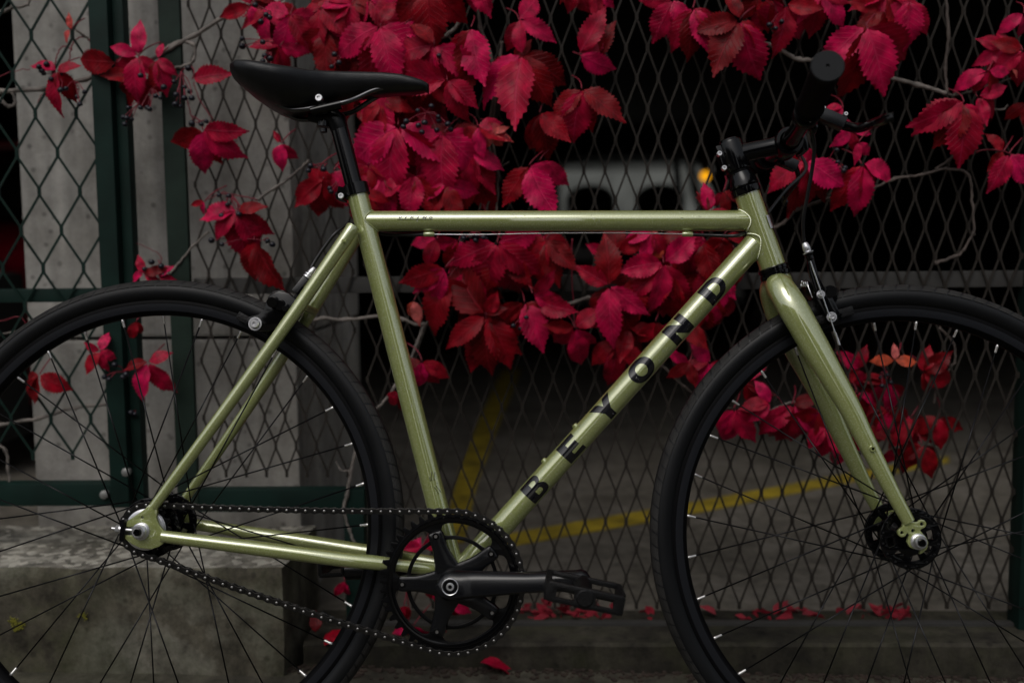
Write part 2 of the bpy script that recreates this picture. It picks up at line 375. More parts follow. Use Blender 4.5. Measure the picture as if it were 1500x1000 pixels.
def glow_build(m, N, K, b, tc):
    n = N.new('ShaderNodeTexNoise'); n.inputs['Scale'].default_value = 1.6; K.new(tc.outputs['Object'], n.inputs['Vector'])
    r = N.new('ShaderNodeMapRange'); r.inputs[1].default_value = 0.3; r.inputs[2].default_value = 0.7; r.inputs[3].default_value = 0.06; r.inputs[4].default_value = 0.28
    K.new(n.outputs['Fac'], r.inputs[0]); K.new(r.outputs[0], b.inputs['Emission Strength'])
GLOWM = mat('added_glow_sheet', (0.3, 0.3, 0.3), 0.6, emis=(1.0, 0.97, 0.90), estr=0.15, build=glow_build)
bm = BMn(); box(bm, (0, 0.0, (wz1 - wz0) / 2), (wx1 - wx0, 0.02, wz1 - wz0)); obj('glow_sheet', bm, GLOWM, glow, smooth=False)
bm = BMn()
for k in (0, 4): box(bm, ((wx1 - wx0) * (k / 4 - 0.5), -0.04, (wz1 - wz0) / 2), (0.05, 0.04, wz1 - wz0))
obj('frame', bm, DARKW, glow, smooth=False)
# the street behind the viewer: it bounds the sky that lights the fence and is mirrored in the paint
STREET = mat('street_facade', (0.025, 0.024, 0.023), 0.9, var=0.3, vscale=0.6)
bm = BMn(); box(bm, (0, -30, -0.07), (90, 60, 0.1)); tag(obj('road', bm, mat('asphalt', (0.05, 0.05, 0.05), 0.9), smooth=False), kind='structure')
for xa, xb, h in ((-30, -8.0, 6.2), (-6.6, -0.5, 6.6), (0.7, 7.0, 6.4), (9.4, 30, 6.2)):
    bm = BMn(); box(bm, ((xa + xb) / 2, -13, h / 2), (xb - xa, 2, h)); tag(obj('street_building', bm, STREET, smooth=False), kind='structure')

# ---- concrete pillar and its plinth
YP = 1.88
px0 = at(33, 333, Y=YP).x; px1 = at(436, 600, Y=YP).x
zj = at(300, 494, Y=YP).z
bm = BMn(); box(bm, ((px0 + px1) / 2, YP + 0.33, (zj - 0.004) / 2), (px1 - px0, 0.66, zj - 0.004)); bevel(bm, 0.006, 2)
pil = obj('concrete_pillar', bm, CONC, smooth=False); tag(pil, 'pitted pale concrete pillar behind the green posts left of the seat tube', 'pillar')
bm = BMn(); box(bm, ((px0 + px1) / 2, YP + 0.33, (zj + 0.002 + 2.2) / 2), (px1 - px0, 0.66, 2.2 - zj - 0.002)); bevel(bm, 0.006, 2)
obj('upper_section', bm, CONC, pil, smooth=False)
YB = 1.62
bx1 = at(414, 900, Y=YB).x; bz = at(200, 832, Y=YB).z
def rough_block(x0, x1, y0, y1, z0, z1, nx_, nz_, amp=0.004):
    bm = BMn(); G = {}
    ny_ = 10
    def w_(p): return Vector(p) + Vector((noise.noise(Vector(p) * 17), noise.noise(Vector(p) * 17 + Vector((5, 5, 5))), noise.noise(Vector(p) * 14 + Vector((9, 0, 0))))) * amp
    def grid(f_, a, b_):
        H = [[bm.verts.new(w_(f_(i / a, j / b_))) for j in range(b_ + 1)] for i in range(a + 1)]
        for i in range(a):
            for j in range(b_): bm.faces.new((H[i][j], H[i + 1][j], H[i + 1][j + 1], H[i][j + 1]))
    e = 0.006
    grid(lambda u, v: (x0 + (x1 - x0) * u, y0 + (e if v == 1 else 0), z0 + (z1 - z0) * v - (0 if v < 1 else 0)), nx_, nz_)
    grid(lambda u, v: (x0 + (x1 - x0) * u, y0 + (e if v == 0 else (y1 - y0) * v), z1), nx_, ny_)
    grid(lambda u, v: (x1, y0 + (y1 - y0) * u, z0 + (z1 - z0) * v), ny_, nz_)
    bmesh.ops.remove_doubles(bm, verts=bm.verts, dist=0.0035)
    return bm
plx = at(-260, 900, Y=YB).x
pb = obj('concrete_plinth', rough_block(plx, bx1, YB, YP + 0.002, -0.06, bz, 110, 26), CONCB)
me = pb.data; me.materials.append(CONCT)
for p in me.polygons:
    if p.normal.z > 0.7: p.material_index = 1
tag(pb, 'low mossy concrete plinth with gravelly top behind the rear wheel', 'plinth')
# moss tufts on the plinth front
bm = BMn()
for cx, cy in ((22, 911), (29, 917), (22, 922), (123, 902), (30, 913), (18, 909)):
    for k in range(26):
        p = at(cx + rnd.gauss(0, 3), cy + rnd.gauss(0, 2.4), Y=YB - 0.003)
        bmesh.ops.create_icosphere(bm, subdivisions=1, radius=rnd.uniform(0.0008, 0.0018), matrix=Matrix.Translation(p))
tag(obj('moss', bm, mat('yellow_moss', (0.2, 0.19, 0.02), 0.9)), 'small yellow moss tufts on the mossy plinth face at lower left', 'moss', kind='stuff')

# ---- fence
def mesh_sheet(name, x0, x1, z0, z1, Y, dw, dh, wd, m, parent, ph=0.0, wave=0.0):
    bm = BMn(); n = int((x1 - x0) / (dw / 2)) + 2
    stub = dh * 0.10
    for k in range(n):
        xc = x0 + k * dw / 2
        sgn = 1 if k % 2 == 0 else -1
        pts = []; z = z0 - dh + ph; i = 0
        lo = []
        while z < z1 + dh:
            for (zz, side) in ((z, 1), (z + stub, 1), (z + dh / 2, -1), (z + dh / 2 + stub, -1)):
                x = xc + sgn * side * (dw / 4 - wd * 0.32)
                jx = wave * noise.noise(Vector((x * 3, zz * 3, 1))); 
                lo.append((x + jx, Y + side * sgn * 0.0012 + wave * 2 * noise.noise(Vector((x * 2, zz * 2, 7))), zz))
            z += dh
        pr = None
        for (x, y, zz) in lo:
            if zz < z0 or zz > z1 or x < x0 - 0.001 or x > x1 + 0.001: pr = None; continue
            r_ = [bm.verts.new((x + a * wd / 2, y + b_ * wd * 0.35, zz)) for a, b_ in ((-1, -1), (1, -1), (1, 1), (-1, 1))]
            if pr:
                for q in range(4): bm.faces.new((pr[q], pr[(q + 1) % 4], r_[(q + 1) % 4], r_[q]))
            pr = r_
    return obj(name, bm, m, parent, smooth=False)
def member(name, x0, x1, y0, y1, z0, z1, m, parent, bv=0.003):
    bm = BMn(); box(bm, ((x0 + x1) / 2, (y0 + y1) / 2, (z0 + z1) / 2), (x1 - x0, y1 - y0, z1 - z0)); bevel(bm, bv, 2)
    return obj(name, bm, m, parent)
YM = 1.75
xB0 = at(248, 333, Y=YM).x; xB1 = at(279, 333, Y=YM).x
fence = empty('mesh_fence', (xB1, YM, 0)); tag(fence, 'brown expanded metal fence with grimy rails filling the opening behind the bicycle', 'fence')
fo = Vector((xB1, YM, 0))
def FP(o): o.matrix_parent_inverse = Matrix.Translation(-fo); return o
z_lo = at(1000, 934, Y=YM).z; xR0 = at(1488, 800, Y=YM).x
z_r0 = at(1100, 424, Y=YM).z; z_r1 = at(1100, 400, Y=YM).z
zb0 = at(400, 747, Y=YM).z; zb1 = at(400, 715, Y=YM).z
xL0 = at(508, 850, Y=YM).x; xL1 = at(537, 850, Y=YM).x
FP(mesh_sheet('wire_mesh', xB1 + 0.001, xL1, zb1 - 0.01, 1.6, YM + 0.002, 0.0368, 0.1035, 0.0034, MESHM, fence, ph=0.03, wave=0.001))
FP(mesh_sheet('wire_mesh', xL1, xR0 - 0.001, zt + 0.0, 1.6, YM + 0.002, 0.0368, 0.1035, 0.0034, MESHM, fence, ph=0.03, wave=0.001))
FP(member('rail', xB1 - 0.001, xR0 + 0.02, YM + 0.006, YM + 0.03, z_r0, z_r1, RAILM, fence))
FP(member('rail', xB1 - 0.003, xL1 + 0.002, YM - 0.012, YM + 0.02, zb0, zb1, GREEN, fence))
FP(member('rail', xL1 + 0.002, xR0, YM - 0.004, YM + 0.012, zt - 0.004, zt + 0.006, RAILM, fence, 0.001))
FP(member('post', xB0, xB1, YM - 0.014, YM - 0.001, zb0 + 0.004, 1.62, GREEN2, fence))
FP(member('post', xL0, xL1, YM - 0.014, YM + 0.018, -0.05, zb0 - 0.001, GREEN, fence))
FP(member('post', xR0, xR0 + 0.05, YM - 0.02, YM + 0.025, -0.04, 1.62, GREEN, fence))
# left panel with coarse green mesh, hung on the heavy post
YL = 1.72
xA0 = at(148, 333, Y=YL).x; xA1 = at(192, 333, Y=YL).x
lp = empty('coarse_mesh_panel', (xA0, YL, 0)); tag(lp, 'coarse green diamond mesh panel with heavy dark green post at the left edge', 'fence panel')
fo2 = Vector((xA0, YL, 0))
def FQ(o): o.matrix_parent_inverse = Matrix.Translation(-fo2); return o
zl0 = at(60, 443, Y=YL).z; zl1 = at(60, 423, Y=YL).z; zq0 = at(60, 740, Y=YL).z; zq1 = at(60, 708, Y=YL).z
xE = at(-260, 400, Y=YL).x
nA = at(57.5, 281, Y=YL); nB = at(117, 280, Y=YL); nC = at(92, 337, Y=YL)
dw = (nB - nA).x; dh = 2 * (nA - nC).z
# phase: nodes of the sheet at z0-dh+ph+stub/2 (k even, side +) ; x at xc + dw/4
xs = nA.x - dw / 4 - dw * 8
phz = (nA.z - (zq1 - 0.01) - dh * 0.05) % dh
FQ(mesh_sheet('wire_mesh', xs, xA0 + 0.004, zq1 - 0.01, 1.6, YL, dw, dh, 0.0042, MESHG, lp, ph=phz))
FQ(member('rail', xE, xA0 - 0.001, YL + 0.004, YL + 0.03, zl0, zl1, GREEN, lp))
FQ(member('rail', xE, xA0 - 0.001, YL - 0.006, YL + 0.03, zq0, zq1, GREEN, lp))
FQ(member('post', xA0, xA0 + (xA1 - xA0) * 0.62, YL - 0.012, YL + 0.03, zq0 - 0.002, 1.62, GREEN, lp))
FQ(member('post_flange', xA0 + (xA1 - xA0) * 0.62 + 0.001, xA1, YL + 0.004, YL + 0.03, zq0 - 0.002, 1.62, GREEN, lp))
for px, py, r_ in ((151, 725, 0.0075), (183, 692, 0.0075)):
    bm = BMn(); lathe(bm, [(0, 0.0), (r_ * .7, 0.0005), (r_, 0.002), (r_, 0.012), (0, 0.012)], at(px, py, Y=YL - 0.016), n=14)
    FQ(obj('bolt', bm, mat('grey_bolt', (0.3, 0.3, 0.29), 0.5, 0.5), lp))

# ================================================================== CARS IN THE GARAGE
CARB = mat('black_car_paint', (0.008, 0.008, 0.009), 0.35, 0, 0.5)
CARR = mat('red_car_paint', (0.30, 0.006, 0.02), 0.35, 0, 0.8)
GLASS = mat('car_glass', (0.8, 0.85, 0.85), 0.05, trans=1.0)
def car(cx, y0, z0, W, paint, label, face=1, RZ=1.40):
    t = empty('parked_car', (cx, y0, z0)); tag(t, label, 'car')
    hw = W / 2
    secs = [  # y, half width, sill z, belt z
        (0.0, 0.80, 0.30, 0.62), (0.12, 0.93, 0.22, 0.80), (0.7, 0.99, 0.2, 0.90), (1.3, 1.0, 0.2, 0.98), (2.6, 1.0, 0.2, 1.0), (3.6, 0.99, 0.2, 1.0), (4.2, 0.92, 0.25, 0.92), (4.3, 0.86, 0.32, 0.8)]
    bm = BMn(); pr = None
    for y, a, s_, b_ in secs:
        a *= hw
        prof = [(-a * .96, s_), (-a, s_ + .25), (-a * .97, b_ - .06), (-a * .86, b_), (0, b_ + .02), (a * .86, b_), (a * .97, b_ - .06), (a, s_ + .25), (a * .96, s_)]
        rg = [bm.verts.new((x, y, z)) for x, z in prof]
        if pr:
            for k in range(len(rg) - 1): bm.faces.new((pr[k], pr[k + 1], rg[k + 1], rg[k]))
            bm.faces.new((pr[-1], pr[0], rg[0], rg[-1]))
        else: bm.faces.new(rg)
        pr = rg
    bm.faces.new(pr[::-1]); obj('body', bm, paint, t)
    # roof and pillars
    bm = BMn(); rw = hw * 0.72
    box(bm, (0, 2.45, RZ), (rw * 2, 1.5, 0.05)); bevel(bm, 0.02)
    obj('roof', bm, paint, t)
    for s_ in (-1, 1):
        for P_, r_ in (([(s_ * hw * .86, 1.0, 0.99), (s_ * rw * .97, 1.72, RZ - .01)], .035), ([(s_ * hw * .86, 3.9, 0.99), (s_ * rw * .97, 3.2, RZ - .01)], .045), ([(s_ * hw * .87, 2.4, 0.99), (s_ * rw * .98, 2.4, RZ - .01)], .04)):
            bm = BMn(); tube(bm, P_, r_, 6); obj('pillar', bm, paint, t)
        bm = BMn(); box(bm, (s_ * 0.33, 2.2, 1.08), (0.46, 0.12, 0.32)); bevel(bm, 0.05, 3); bmesh.ops.create_uvsphere(bm, u_segments=20, v_segments=12, radius=1, matrix=Matrix.Translation((s_ * 0.33, 2.2, 1.21)) @ Matrix.Diagonal((0.22, 0.07, 0.12, 1))); obj('seat', bm, PLAST, t)
        bm = BMn(); box(bm, (s_ * (hw + 0.07), 1.35, 1.0), (0.16, 0.1, 0.12)); bevel(bm, 0.03, 2); obj('mirror', bm, paint, t)
        for yy in (0.85, 3.5):
            bm = BMn(); lathe(bm, [(0, -.1), (.2, -.1), (.29, -.09), (.31, -.05), (.31, .05), (.29, .09), (0, .1)], (s_ * (hw - 0.12), yy, 0.31), (1, 0, 0), 28); obj('wheel', bm, TYRE, t)
        bm = BMn(); box(bm, (s_ * hw * .66, 0.05, 0.68), (0.34, 0.1, 0.12)); bevel(bm, 0.03, 2); obj('headlight', bm, mat('lamp_glass', (0.35, 0.35, 0.36), 0.15), t)
    for pts in (((-hw * .84, 1.0, 1.0), (hw * .84, 1.0, 1.0), (rw * .95, 1.70, RZ - .015), (-rw * .95, 1.70, RZ - .015)),):
        bm = BMn(); V = [bm.verts.new(p) for p in pts]; bm.faces.new(V)
        r = bmesh.ops.extrude_face_region(bm, geom=list(bm.faces)); bmesh.ops.translate(bm, verts=[v for v in r['geom'] if isinstance(v, bmesh.types.BMVert)], vec=(0, 0.006, -0.003))
        obj('windscreen', bm, GLASS, t, smooth=False)
    bm = BMn(); box(bm, (0, -0.015, 0.42), (0.5, 0.02, 0.11)); obj('number_plate', bm, mat('plate_white', (0.3, 0.3, 0.3), 0.6), t, smooth=False)
    return t
cc = at(930, 300, Y=8.6)
car(cc.x, 7.4, zf, 1.78, CARB, 'dark blurred parked car seen through the mesh beyond the top tube', RZ=1.56)
rc_ = at(36, 370, Y=3.2)
rcar = car(rc_.x - 0.87, 3.1, zf, 1.74, CARR, 'blurred red parked car glimpsed at the left edge beside the pillar')
rcar.scale = (0.86, 0.86, 0.86); rcar.location.x = rc_.x - 0.87 * 0.86
za_, zb_, zc_ = [(at(10, q, Y=3.02).z - zf) / 0.86 for q in (400, 359, 344)]
bm = BMn(); box(bm, (0, -0.02, (za_ + .12) / 2), (1.72, 0.30, za_ - .12)); bevel(bm, 0.03); obj('bumper', bm, DARKW, rcar)
bm = BMn(); box(bm, (0, -0.02, (zb_ + zc_) / 2), (1.62, 0.14, zc_ - zb_)); bevel(bm, 0.01); obj('grille_strip', bm, mat('grille_grey', (0.5, 0.5, 0.52), 0.4), rcar)
# small amber lamp
lo = at(1033, 258, Y=6.6)
lt = empty('amber_lamp', lo); tag(lt, 'small glowing amber lamp in the dark garage left of the stem', 'lamp')
bm = BMn(); bmesh.ops.create_uvsphere(bm, u_segments=16, v_segments=10, radius=0.034)
obj('lens', bm, mat('amber_glow', (0.5, 0.2, 0.01), 0.4, emis=(1.0, 0.42, 0.01), estr=1.6), lt)
bm = BMn(); lathe(bm, [(0, 0.015), (0.024, 0.015), (0.026, 0.03), (0.02, 0.06), (0, 0.06)], n=20); tube(bm, [(0, 0.05, 0), (0, 0.05, 2.4 - lo.z)], 0.008, 8); obj('lamp_holder', bm, DARKW, lt)

# ================================================================== VIRGINIA CREEPER
def leaflet_mesh(i, seed):
    r = random.Random(seed)
    n, wv = 26, [-1, -0.55, 0, 0.55, 1]
    wid = r.uniform(0.215, 0.27); fold = r.uniform(0.08, 0.38); curl = r.uniform(0.25, 1.0); side = r.uniform(-0.16, 0.16); rip = r.uniform(0.01, 0.03)
    verts, uvs, faces = [], [], []
    x = z = y = 0; ang = r.uniform(-0.1, 0.35)
    phs = r.uniform(0, 6)
    for k in range(n + 1):
        t = k / n
        w_ = wid * (math.sin(PI * min(1, t ** 0.80)) ** 0.85) * (1 - 0.12 * t) + 0.004 if t < 1 else 0.001
        if t > 0.70: w_ *= 1 - 0.50 * math.sin((t - 0.70) / 0.30 * PI / 2)
        tooth = (0.15 if k % 2 else -0.05) * (1 if t > 0.15 else 0)
        for s in wv:
            ww = w_ * (1 + (tooth * (0.7 + 0.6 * r.random()) if abs(s) == 1 else 0))
            sh = 0.026 if abs(s) == 1 and k % 2 else 0
            px = x + sh * math.cos(ang); pz = z - sh * math.sin(ang)
            verts.append((px, y + s * ww, pz + abs(s) * ww * fold * 2 - abs(s) ** 2 * ww * 0.25 + rip * math.sin(t * 15 + phs + (1.5 if s > 0 else 0)) * abs(s)))
            uvs.append((t, 0.5 + s * 0.5 * (w_ / wid)))
        x += math.cos(ang) / n; z -= math.sin(ang) / n; y += side * (t - 0.3) / n * 2; ang += curl / n
    m5 = len(wv)
    for k in range(n):
        for j in range(m5 - 1): faces.append((k * m5 + j, k * m5 + j + 1, (k + 1) * m5 + j + 1, (k + 1) * m5 + j))
    me = bpy.data.meshes.new('leaflet'); me.from_pydata(verts, [], faces)
    uv = me.uv_layers.new(name='UVMap')
    for lp_ in me.loops: uv.data[lp_.index].uv = uvs[lp_.vertex_index]
    for p in me.polygons: p.use_smooth = True
    return me
LV = {}
for key, m in (('m', LEAF_M), ('r', LEAF_R), ('o', LEAF_O)):
    LV[key] = []
    for i in range(9 if key != 'o' else 3):
        me = leaflet_mesh(i, 100 + i); me.materials.append(m); LV[key].append(me)
pet_me = bpy.data.meshes.new('petiole')
bm = BMn(); tube(bm, smooth_path([(0, 0, 0), (0.003, 0.008, 0.010), (0.005, 0.022, 0.020), (0.003, 0.040, 0.028)], 3), [0.0011] * 10, 6)
bm.to_mesh(pet_me); bm.free(); pet_me.materials.append(STALK)
for p in pet_me.polygons: p.use_smooth = True
VINES = {}
def vine(key, label, px, py):
    o = at(px, py, Y=1.74); t = empty('creeper_vine', o); tag(t, label, 'vine', 'red creeper vines on the fence'); VINES[key] = (t, o); return t
def leaf(v, px, py, ln, d=270, fan=200, n=5, Y=1.70, key=None, up=None, angs=None, lens=None, label=None):
    """one palmate leaf: junction at pixel (px,py), middle leaflet points to angle d"""
    t, org = VINES[v]; ln = ln * (1.10 if v in 'cgd' else 1.04)
    J = at(px, py, Y=Y)
    p = bpy.data.objects.new('leaf', pet_me); COL.objects.link(p); p.parent = t
    p.location = J - org; p.rotation_euler = (0, 0, rnd.uniform(-0.9, 0.9)); p.scale = (1,) * 3
    if label: p['label'] = label
    tilt = rnd.uniform(-0.1, 0.55)
    base_key = key or ('m' if rnd.random() < 0.62 else 'r')
    if angs is None: angs = [d + fan * (k / (n - 1) - 0.5) + rnd.uniform(-8, 8) for k in range(n)] if n > 1 else [d]
    mid = (len(angs) - 1) / 2
    for k, a in enumerate(angs):
        f_ = 1.0 - 0.16 * abs(k - mid) if lens is None else lens[k]
        s = ln * f_ * Y / F * rnd.uniform(0.93, 1.1)
        a = R(a)
        fw = rnd.uniform(-0.22, 0.30) + (0.2 if math.sin(a) > 0 else 0)      # leans towards the viewer
        dx = Vector((math.cos(a), -fw, math.sin(a))).normalized()
        nn = Vector((rnd.uniform(-0.4, 0.4), -1, tilt + rnd.uniform(-0.6, 0.5))); nn = (nn - dx * nn.dot(dx)).normalized()
        dy = nn.cross(dx)
        M_ = Matrix((dx, dy, nn)).transposed()
        kk = base_key if rnd.random() < 0.8 else ('m' if base_key == 'r' else 'r')
        o = bpy.data.objects.new('leaflet', rnd.choice(LV[kk])); COL.objects.link(o); o.parent = p
        W_ = Matrix.Translation(J + Vector((0, -0.0015 * k, 0)) + dx * s * 0.05) @ M_.to_4x4() @ Matrix.Diagonal((s * 1.06, s * rnd.uniform(0.92, 1.16), s, 1))
        PM = Matrix.Translation(J) @ p.rotation_euler.to_matrix().to_4x4()
        o.matrix_local = PM.inverted() @ W_
def twig(v, pts, r0=3.4, r1=None, m=BARK, Y=1.735, name='stem', knots=True):
    t, org = VINES[v]; r1 = r1 or r0 * 0.7
    P = []
    for i, q in enumerate(pts): P.append(at(q[0], q[1], Y=(q[2] if len(q) > 2 else Y)) - org)
    P = smooth_path(P, 7)
    rr = []
    for i in range(len(P)):
        f_ = i / (len(P) - 1); r_ = (r0 + (r1 - r0) * f_) * 1.74 / F / 2
        if knots and i % 7 == 0: r_ *= 1.45
        rr.append(r_ * rnd.uniform(0.9, 1.12)); P[i] = P[i] + Vector((rnd.gauss(0, .0006), rnd.gauss(0, .0006), rnd.gauss(0, .0006)))
    bm = BMn(); tube(bm, P, rr, 8)
    return obj(name, bm, m, t, autos=False)
ber_me = bpy.data.meshes.new('berry')
bm = BMn(); bmesh.ops.create_icosphere(bm, subdivisions=3, radius=0.0054)
for v_ in bm.verts:
    if v_.co.z < -0.0042: v_.co.z = -0.0038
for f_ in bm.faces: f_.smooth = True
bm.to_mesh(ber_me); bm.free(); ber_me.materials.append(BERRY)
def berries(v, bx, by, pts, Y=1.69):
    t, org = VINES[v]; B0 = at(bx, by, Y=Y + 0.01)
    bm = BMn(); locs = []
    for q in pts:
        e = at(q[0], q[1], Y=Y + rnd.uniform(-0.012, 0.012)); mid = (B0 + e) / 2 + Vector((rnd.uniform(-.004, .004), 0.004, rnd.uniform(0.001, .007)))
        tube(bm, smooth_path([B0 - org, mid - org, e - org], 4), 0.0008, 5); locs.append(e)
    st = obj('berry_cluster', bm, STALK, t, autos=False)
    for e in locs:
        o = bpy.data.objects.new('berry', ber_me); COL.objects.link(o); o.parent = st; o.location = e - org; s = rnd.uniform(0.75, 1.05); o.scale = (s, s, s * rnd.uniform(.9, 1)); o.rotation_euler = (rnd.uniform(-.5, .5), rnd.uniform(-.5, .5), 0)

vine('a', 'red creeper spray with dark berries hanging on the coarse green mesh at upper left', 130, 110)
vine('b', 'creeper sprig of crimson leaves against the concrete below the rear of the saddle', 320, 250)
vine('c', 'dense mass of crimson creeper leaves around the saddle and above the top tube', 600, 40)
vine('d', 'creeper sprays dropping from the top edge above the handlebar', 1160, 0)
vine('e', 'creeper sprays on the fence at the upper right edge of the photo', 1440, 100)
vine('f', 'creeper leaves behind the head tube and stem cables', 1220, 260)
vine('g', 'hanging bunch of crimson creeper leaves between top tube and down tube', 760, 350)
vine('h', 'red creeper leaves seen through the top of the front wheel behind the fork', 1160, 560)
vine('i', 'small creeper sprigs seen through the rear wheel on the left posts', 190, 520)
vine('j', 'pink creeper shoots low behind the chainring', 620, 850)

# a
leaf('a', 203, 82, 50, angs=[85, 160, 215, 262, 318], lens=[.95, .85, 1.2, 1.25, .9], key='m')
leaf('a', 232, 86, 46, angs=[80, 250, 285, 320], lens=[.55, 1.1, 1.15, .8], key='m')
leaf('a', 200, 115, 52, 250, 150, 4, Y=1.715, key='r')
leaf('a', 84, 104, 44, angs=[152, 20, 262, 300], lens=[.95, .75, 1.4, 1.1], key='m')
leaf('a', 172, 92, 66, angs=[178], Y=1.69, key='r')
leaf('a', 104, 44, 30, angs=[95, 215], lens=[.7, .9], key='o')
leaf('a', 282, 116, 58, angs=[8], key='m', Y=1.69)
twig('a', [(-40, 136), (0, 134), (62, 130), (125, 116), (190, 103), (236, 78), (285, 52), (332, 23), (400, -8)], 6.5, 6)
twig('a', [(240, 74), (262, 62), (283, 66), (284, 88), (272, 97), (255, 100)], 6, 4)
twig('a', [(-20, 26), (0, 19), (18, 12), (40, 7), (44, -8)], 6, 4)
twig('a', [(-20, 140), (0, 146), (12, 156), (22, 152), (19, 136)], 6, 4)
twig('a', [(105, 40), (122, 52), (134, 62), (142, 75)], 2.5, 4, BARKD)
twig('a', [(142, 75), (128, 55), (112, 58), (104, 72), (100, 92), (84, 104)], 2, 1.6, STALK, knots=False)
twig('a', [(104, 72), (92, 68), (84, 80), (80, 96)], 2, 1.6, STALK, knots=False)
twig('a', [(203, 82), (190, 70), (170, 58), (150, 50)], 1.8, 1, STALK, knots=False)
twig('a', [(80, 150), (60, 140), (52, 175)], 1.6, 1, STALK, knots=False)
twig('a', [(-10, 118), (15, 106), (45, 101)], 1.6, 1.2, STALK, knots=False)
berries('a', 84, 112, [(57, 98), (64, 108), (68, 94), (75, 116), (92, 108), (89, 132), (61, 104)])
berries('a', 110, 120, [(113, 142), (124, 135), (117, 153), (97, 130)])
berries('a', 222, 130, [(206, 158), (216, 158), (219, 160), (228, 141), (235, 143), (240, 128)])
berries('a', 205, 150, [(188, 158), (186, 173), (193, 175), (181, 172), (183, 182)])
berries('a', 265, 105, [(255, 120), (262, 132), (270, 128), (278, 134), (258, 139), (270, 144), (281, 144), (257, 153), (264, 156), (276, 100)])
berries('a', 203, 85, [(206, 111)])
# b
leaf('b', 297, 190, 60, angs=[212, 268, 318, 352], lens=[.9, 1.05, 1.15, .95], key='m', Y=1.69)
leaf('b', 297, 196, 50, angs=[240, 300], key='r', Y=1.71)
leaf('b', 412, 210, 30, angs=[120, 262, 300], lens=[.6, 1.3, 1.2], key='m')
leaf('b', 300, 295, 22, angs=[195, 250], key='m')
leaf('b', 348, 308, 48, angs=[190, 10, 225, 300], lens=[1, .95, 1.05, 1.3], key='m', Y=1.69)
leaf('b', 350, 312, 60, angs=[240, 275, 320], key='r')
leaf('b', 372, 352, 66, angs=[255, 298], lens=[.9, 1.15], key='r', Y=1.695)
twig('b', [(378, 292), (400, 277), (425, 260), (452, 236)], 4.5, 4)
twig('b', [(378, 292), (350, 287), (325, 284), (305, 292)], 2.2, 1.5, STALK, knots=False)
twig('b', [(285, 185), (275, 150), (268, 120)], 2, 1.5, STALK, knots=False)
twig('b', [(312, 174), (300, 158), (290, 140), (283, 120)], 2, 1.5, STALK, knots=False)
twig('b', [(250, 400), (262, 385), (285, 358), (305, 340)], 3.6, 3)
berries('b', 335, 286, [(321, 286), (335, 287), (333, 300), (325, 316), (345, 320), (350, 314), (356, 306), (360, 312)])
berries('b', 290, 180, [(281, 181), (295, 182), (302, 178)])
berries('b', 385, 352, [(310, 352), (325, 358), (392, 353), (399, 358)])
# c  dense crown: explicit large sprays first, filler behind
for a in (
    (368, 8, 42, 200, 160, 3, 'm'), (392, 18, 50, 260, 140, 3, 'm'), (425, 22, 60, 255, 180, 5, 'm'), (410, 68, 48, 250, 170, 4, 'm'),
    (478, 42, 66, 270, 180, 5, 'r'), (470, 12, 54, 265, 200, 5, 'm'), (515, 5, 55, 260, 180, 5, 'm'),
    (540, 0, 60, 300, 120, 4, 'm'), (625, -18, 80, 268, 90, 3, 'r'),
    (690, 40, 80, 268, 40, 3, 'r'), (765, 80, 78, None, 0, 5, 'm'), (765, 74, 62, 262, 40, 2, 'r'), 
    (760, 30, 50, 330, 160, 3, 'm'), (848, 80, 58, None, 1, 3, 'm'), (852, 130, 62, None, 2, 4, 'm'), (790, 165, 66, 280, 60, 3, 'r'),
    (775, 242, 58, None, 3, 4, 'm'), (790, 235, 60, 300, 40, 2, 'r'), 
    (583, 183, 78, None, 4, 5, 'm'), (650, 195, 84, 270, 150, 5, 'm'), (560, 150, 60, 260, 200, 5, 'r'),
    (630, 110, 66, 270, 170, 5, 'r'), (540, 240, 62, 270, 160, 4, 'r'), (560, 262, 60, 250, 160, 4, 'r'),
    (610, 255, 66, 270, 120, 4, 'm'), (655, 270, 62, 262, 140, 4, 'm'), (690, 225, 60, 285, 120, 4, 'm'), (530, 285, 52, 270, 150, 4, 'r'),
    (468, 245, 40, 262, 60, 2, 'r'), (474, 262, 62, 258, 90, 3, 'r'), (488, 250, 50, 290, 60, 2, 'm'), (700, 185, 46, 300, 160, 4, 'm')):
    px, py, ln, d, fan, n_, kk = a
    special = {0: ([100, 215, 262, 300, 330], [.6, 1.05, 1.2, 1.05, .95]), 1: ([40, 60, 330], [1, 1.15, .9]), 2: ([222, 262, 285, 325], [.85, 1.15, 1.0, 1.05]),
               3: ([235, 262, 295, 335], [1.1, .9, 1.15, .8]), 4: ([152, 212, 256, 300, 330], [1, 1.1, 1.2, 1.15, 1.1])}
    if d is None: leaf('c', px, py, ln, angs=special[fan][0], lens=special[fan][1], key=kk, Y=1.685)
    else: leaf('c', px, py, ln, d, fan, n_, key=kk, Y=rnd.uniform(1.68, 1.71))
leaf('c', 557, 38, 74, angs=[205, 255, 285, 330, 60], lens=[1, 1.05, 1.1, 1.05, .5], key='m', Y=1.68)
leaf('c', 585, 44, 60, 300, 120, 4, key='m', Y=1.69)
leaf('c', 636, 66, 70, angs=[190, 325, 300, 250, 120], lens=[.9, 1.1, 1.05, .9, .6], key='m', Y=1.68)
leaf('c', 655, 118, 70, angs=[172, 185, 290, 320], lens=[1.1, 1.0, .8, .8], key='m', Y=1.675)
leaf('c', 722, 195, 28, angs=[240, 300, 340, 20], key='o', Y=1.68)
leaf('c', 860, 95, 60, angs=[60, 75], lens=[1.1, .9], key='r', Y=1.71)
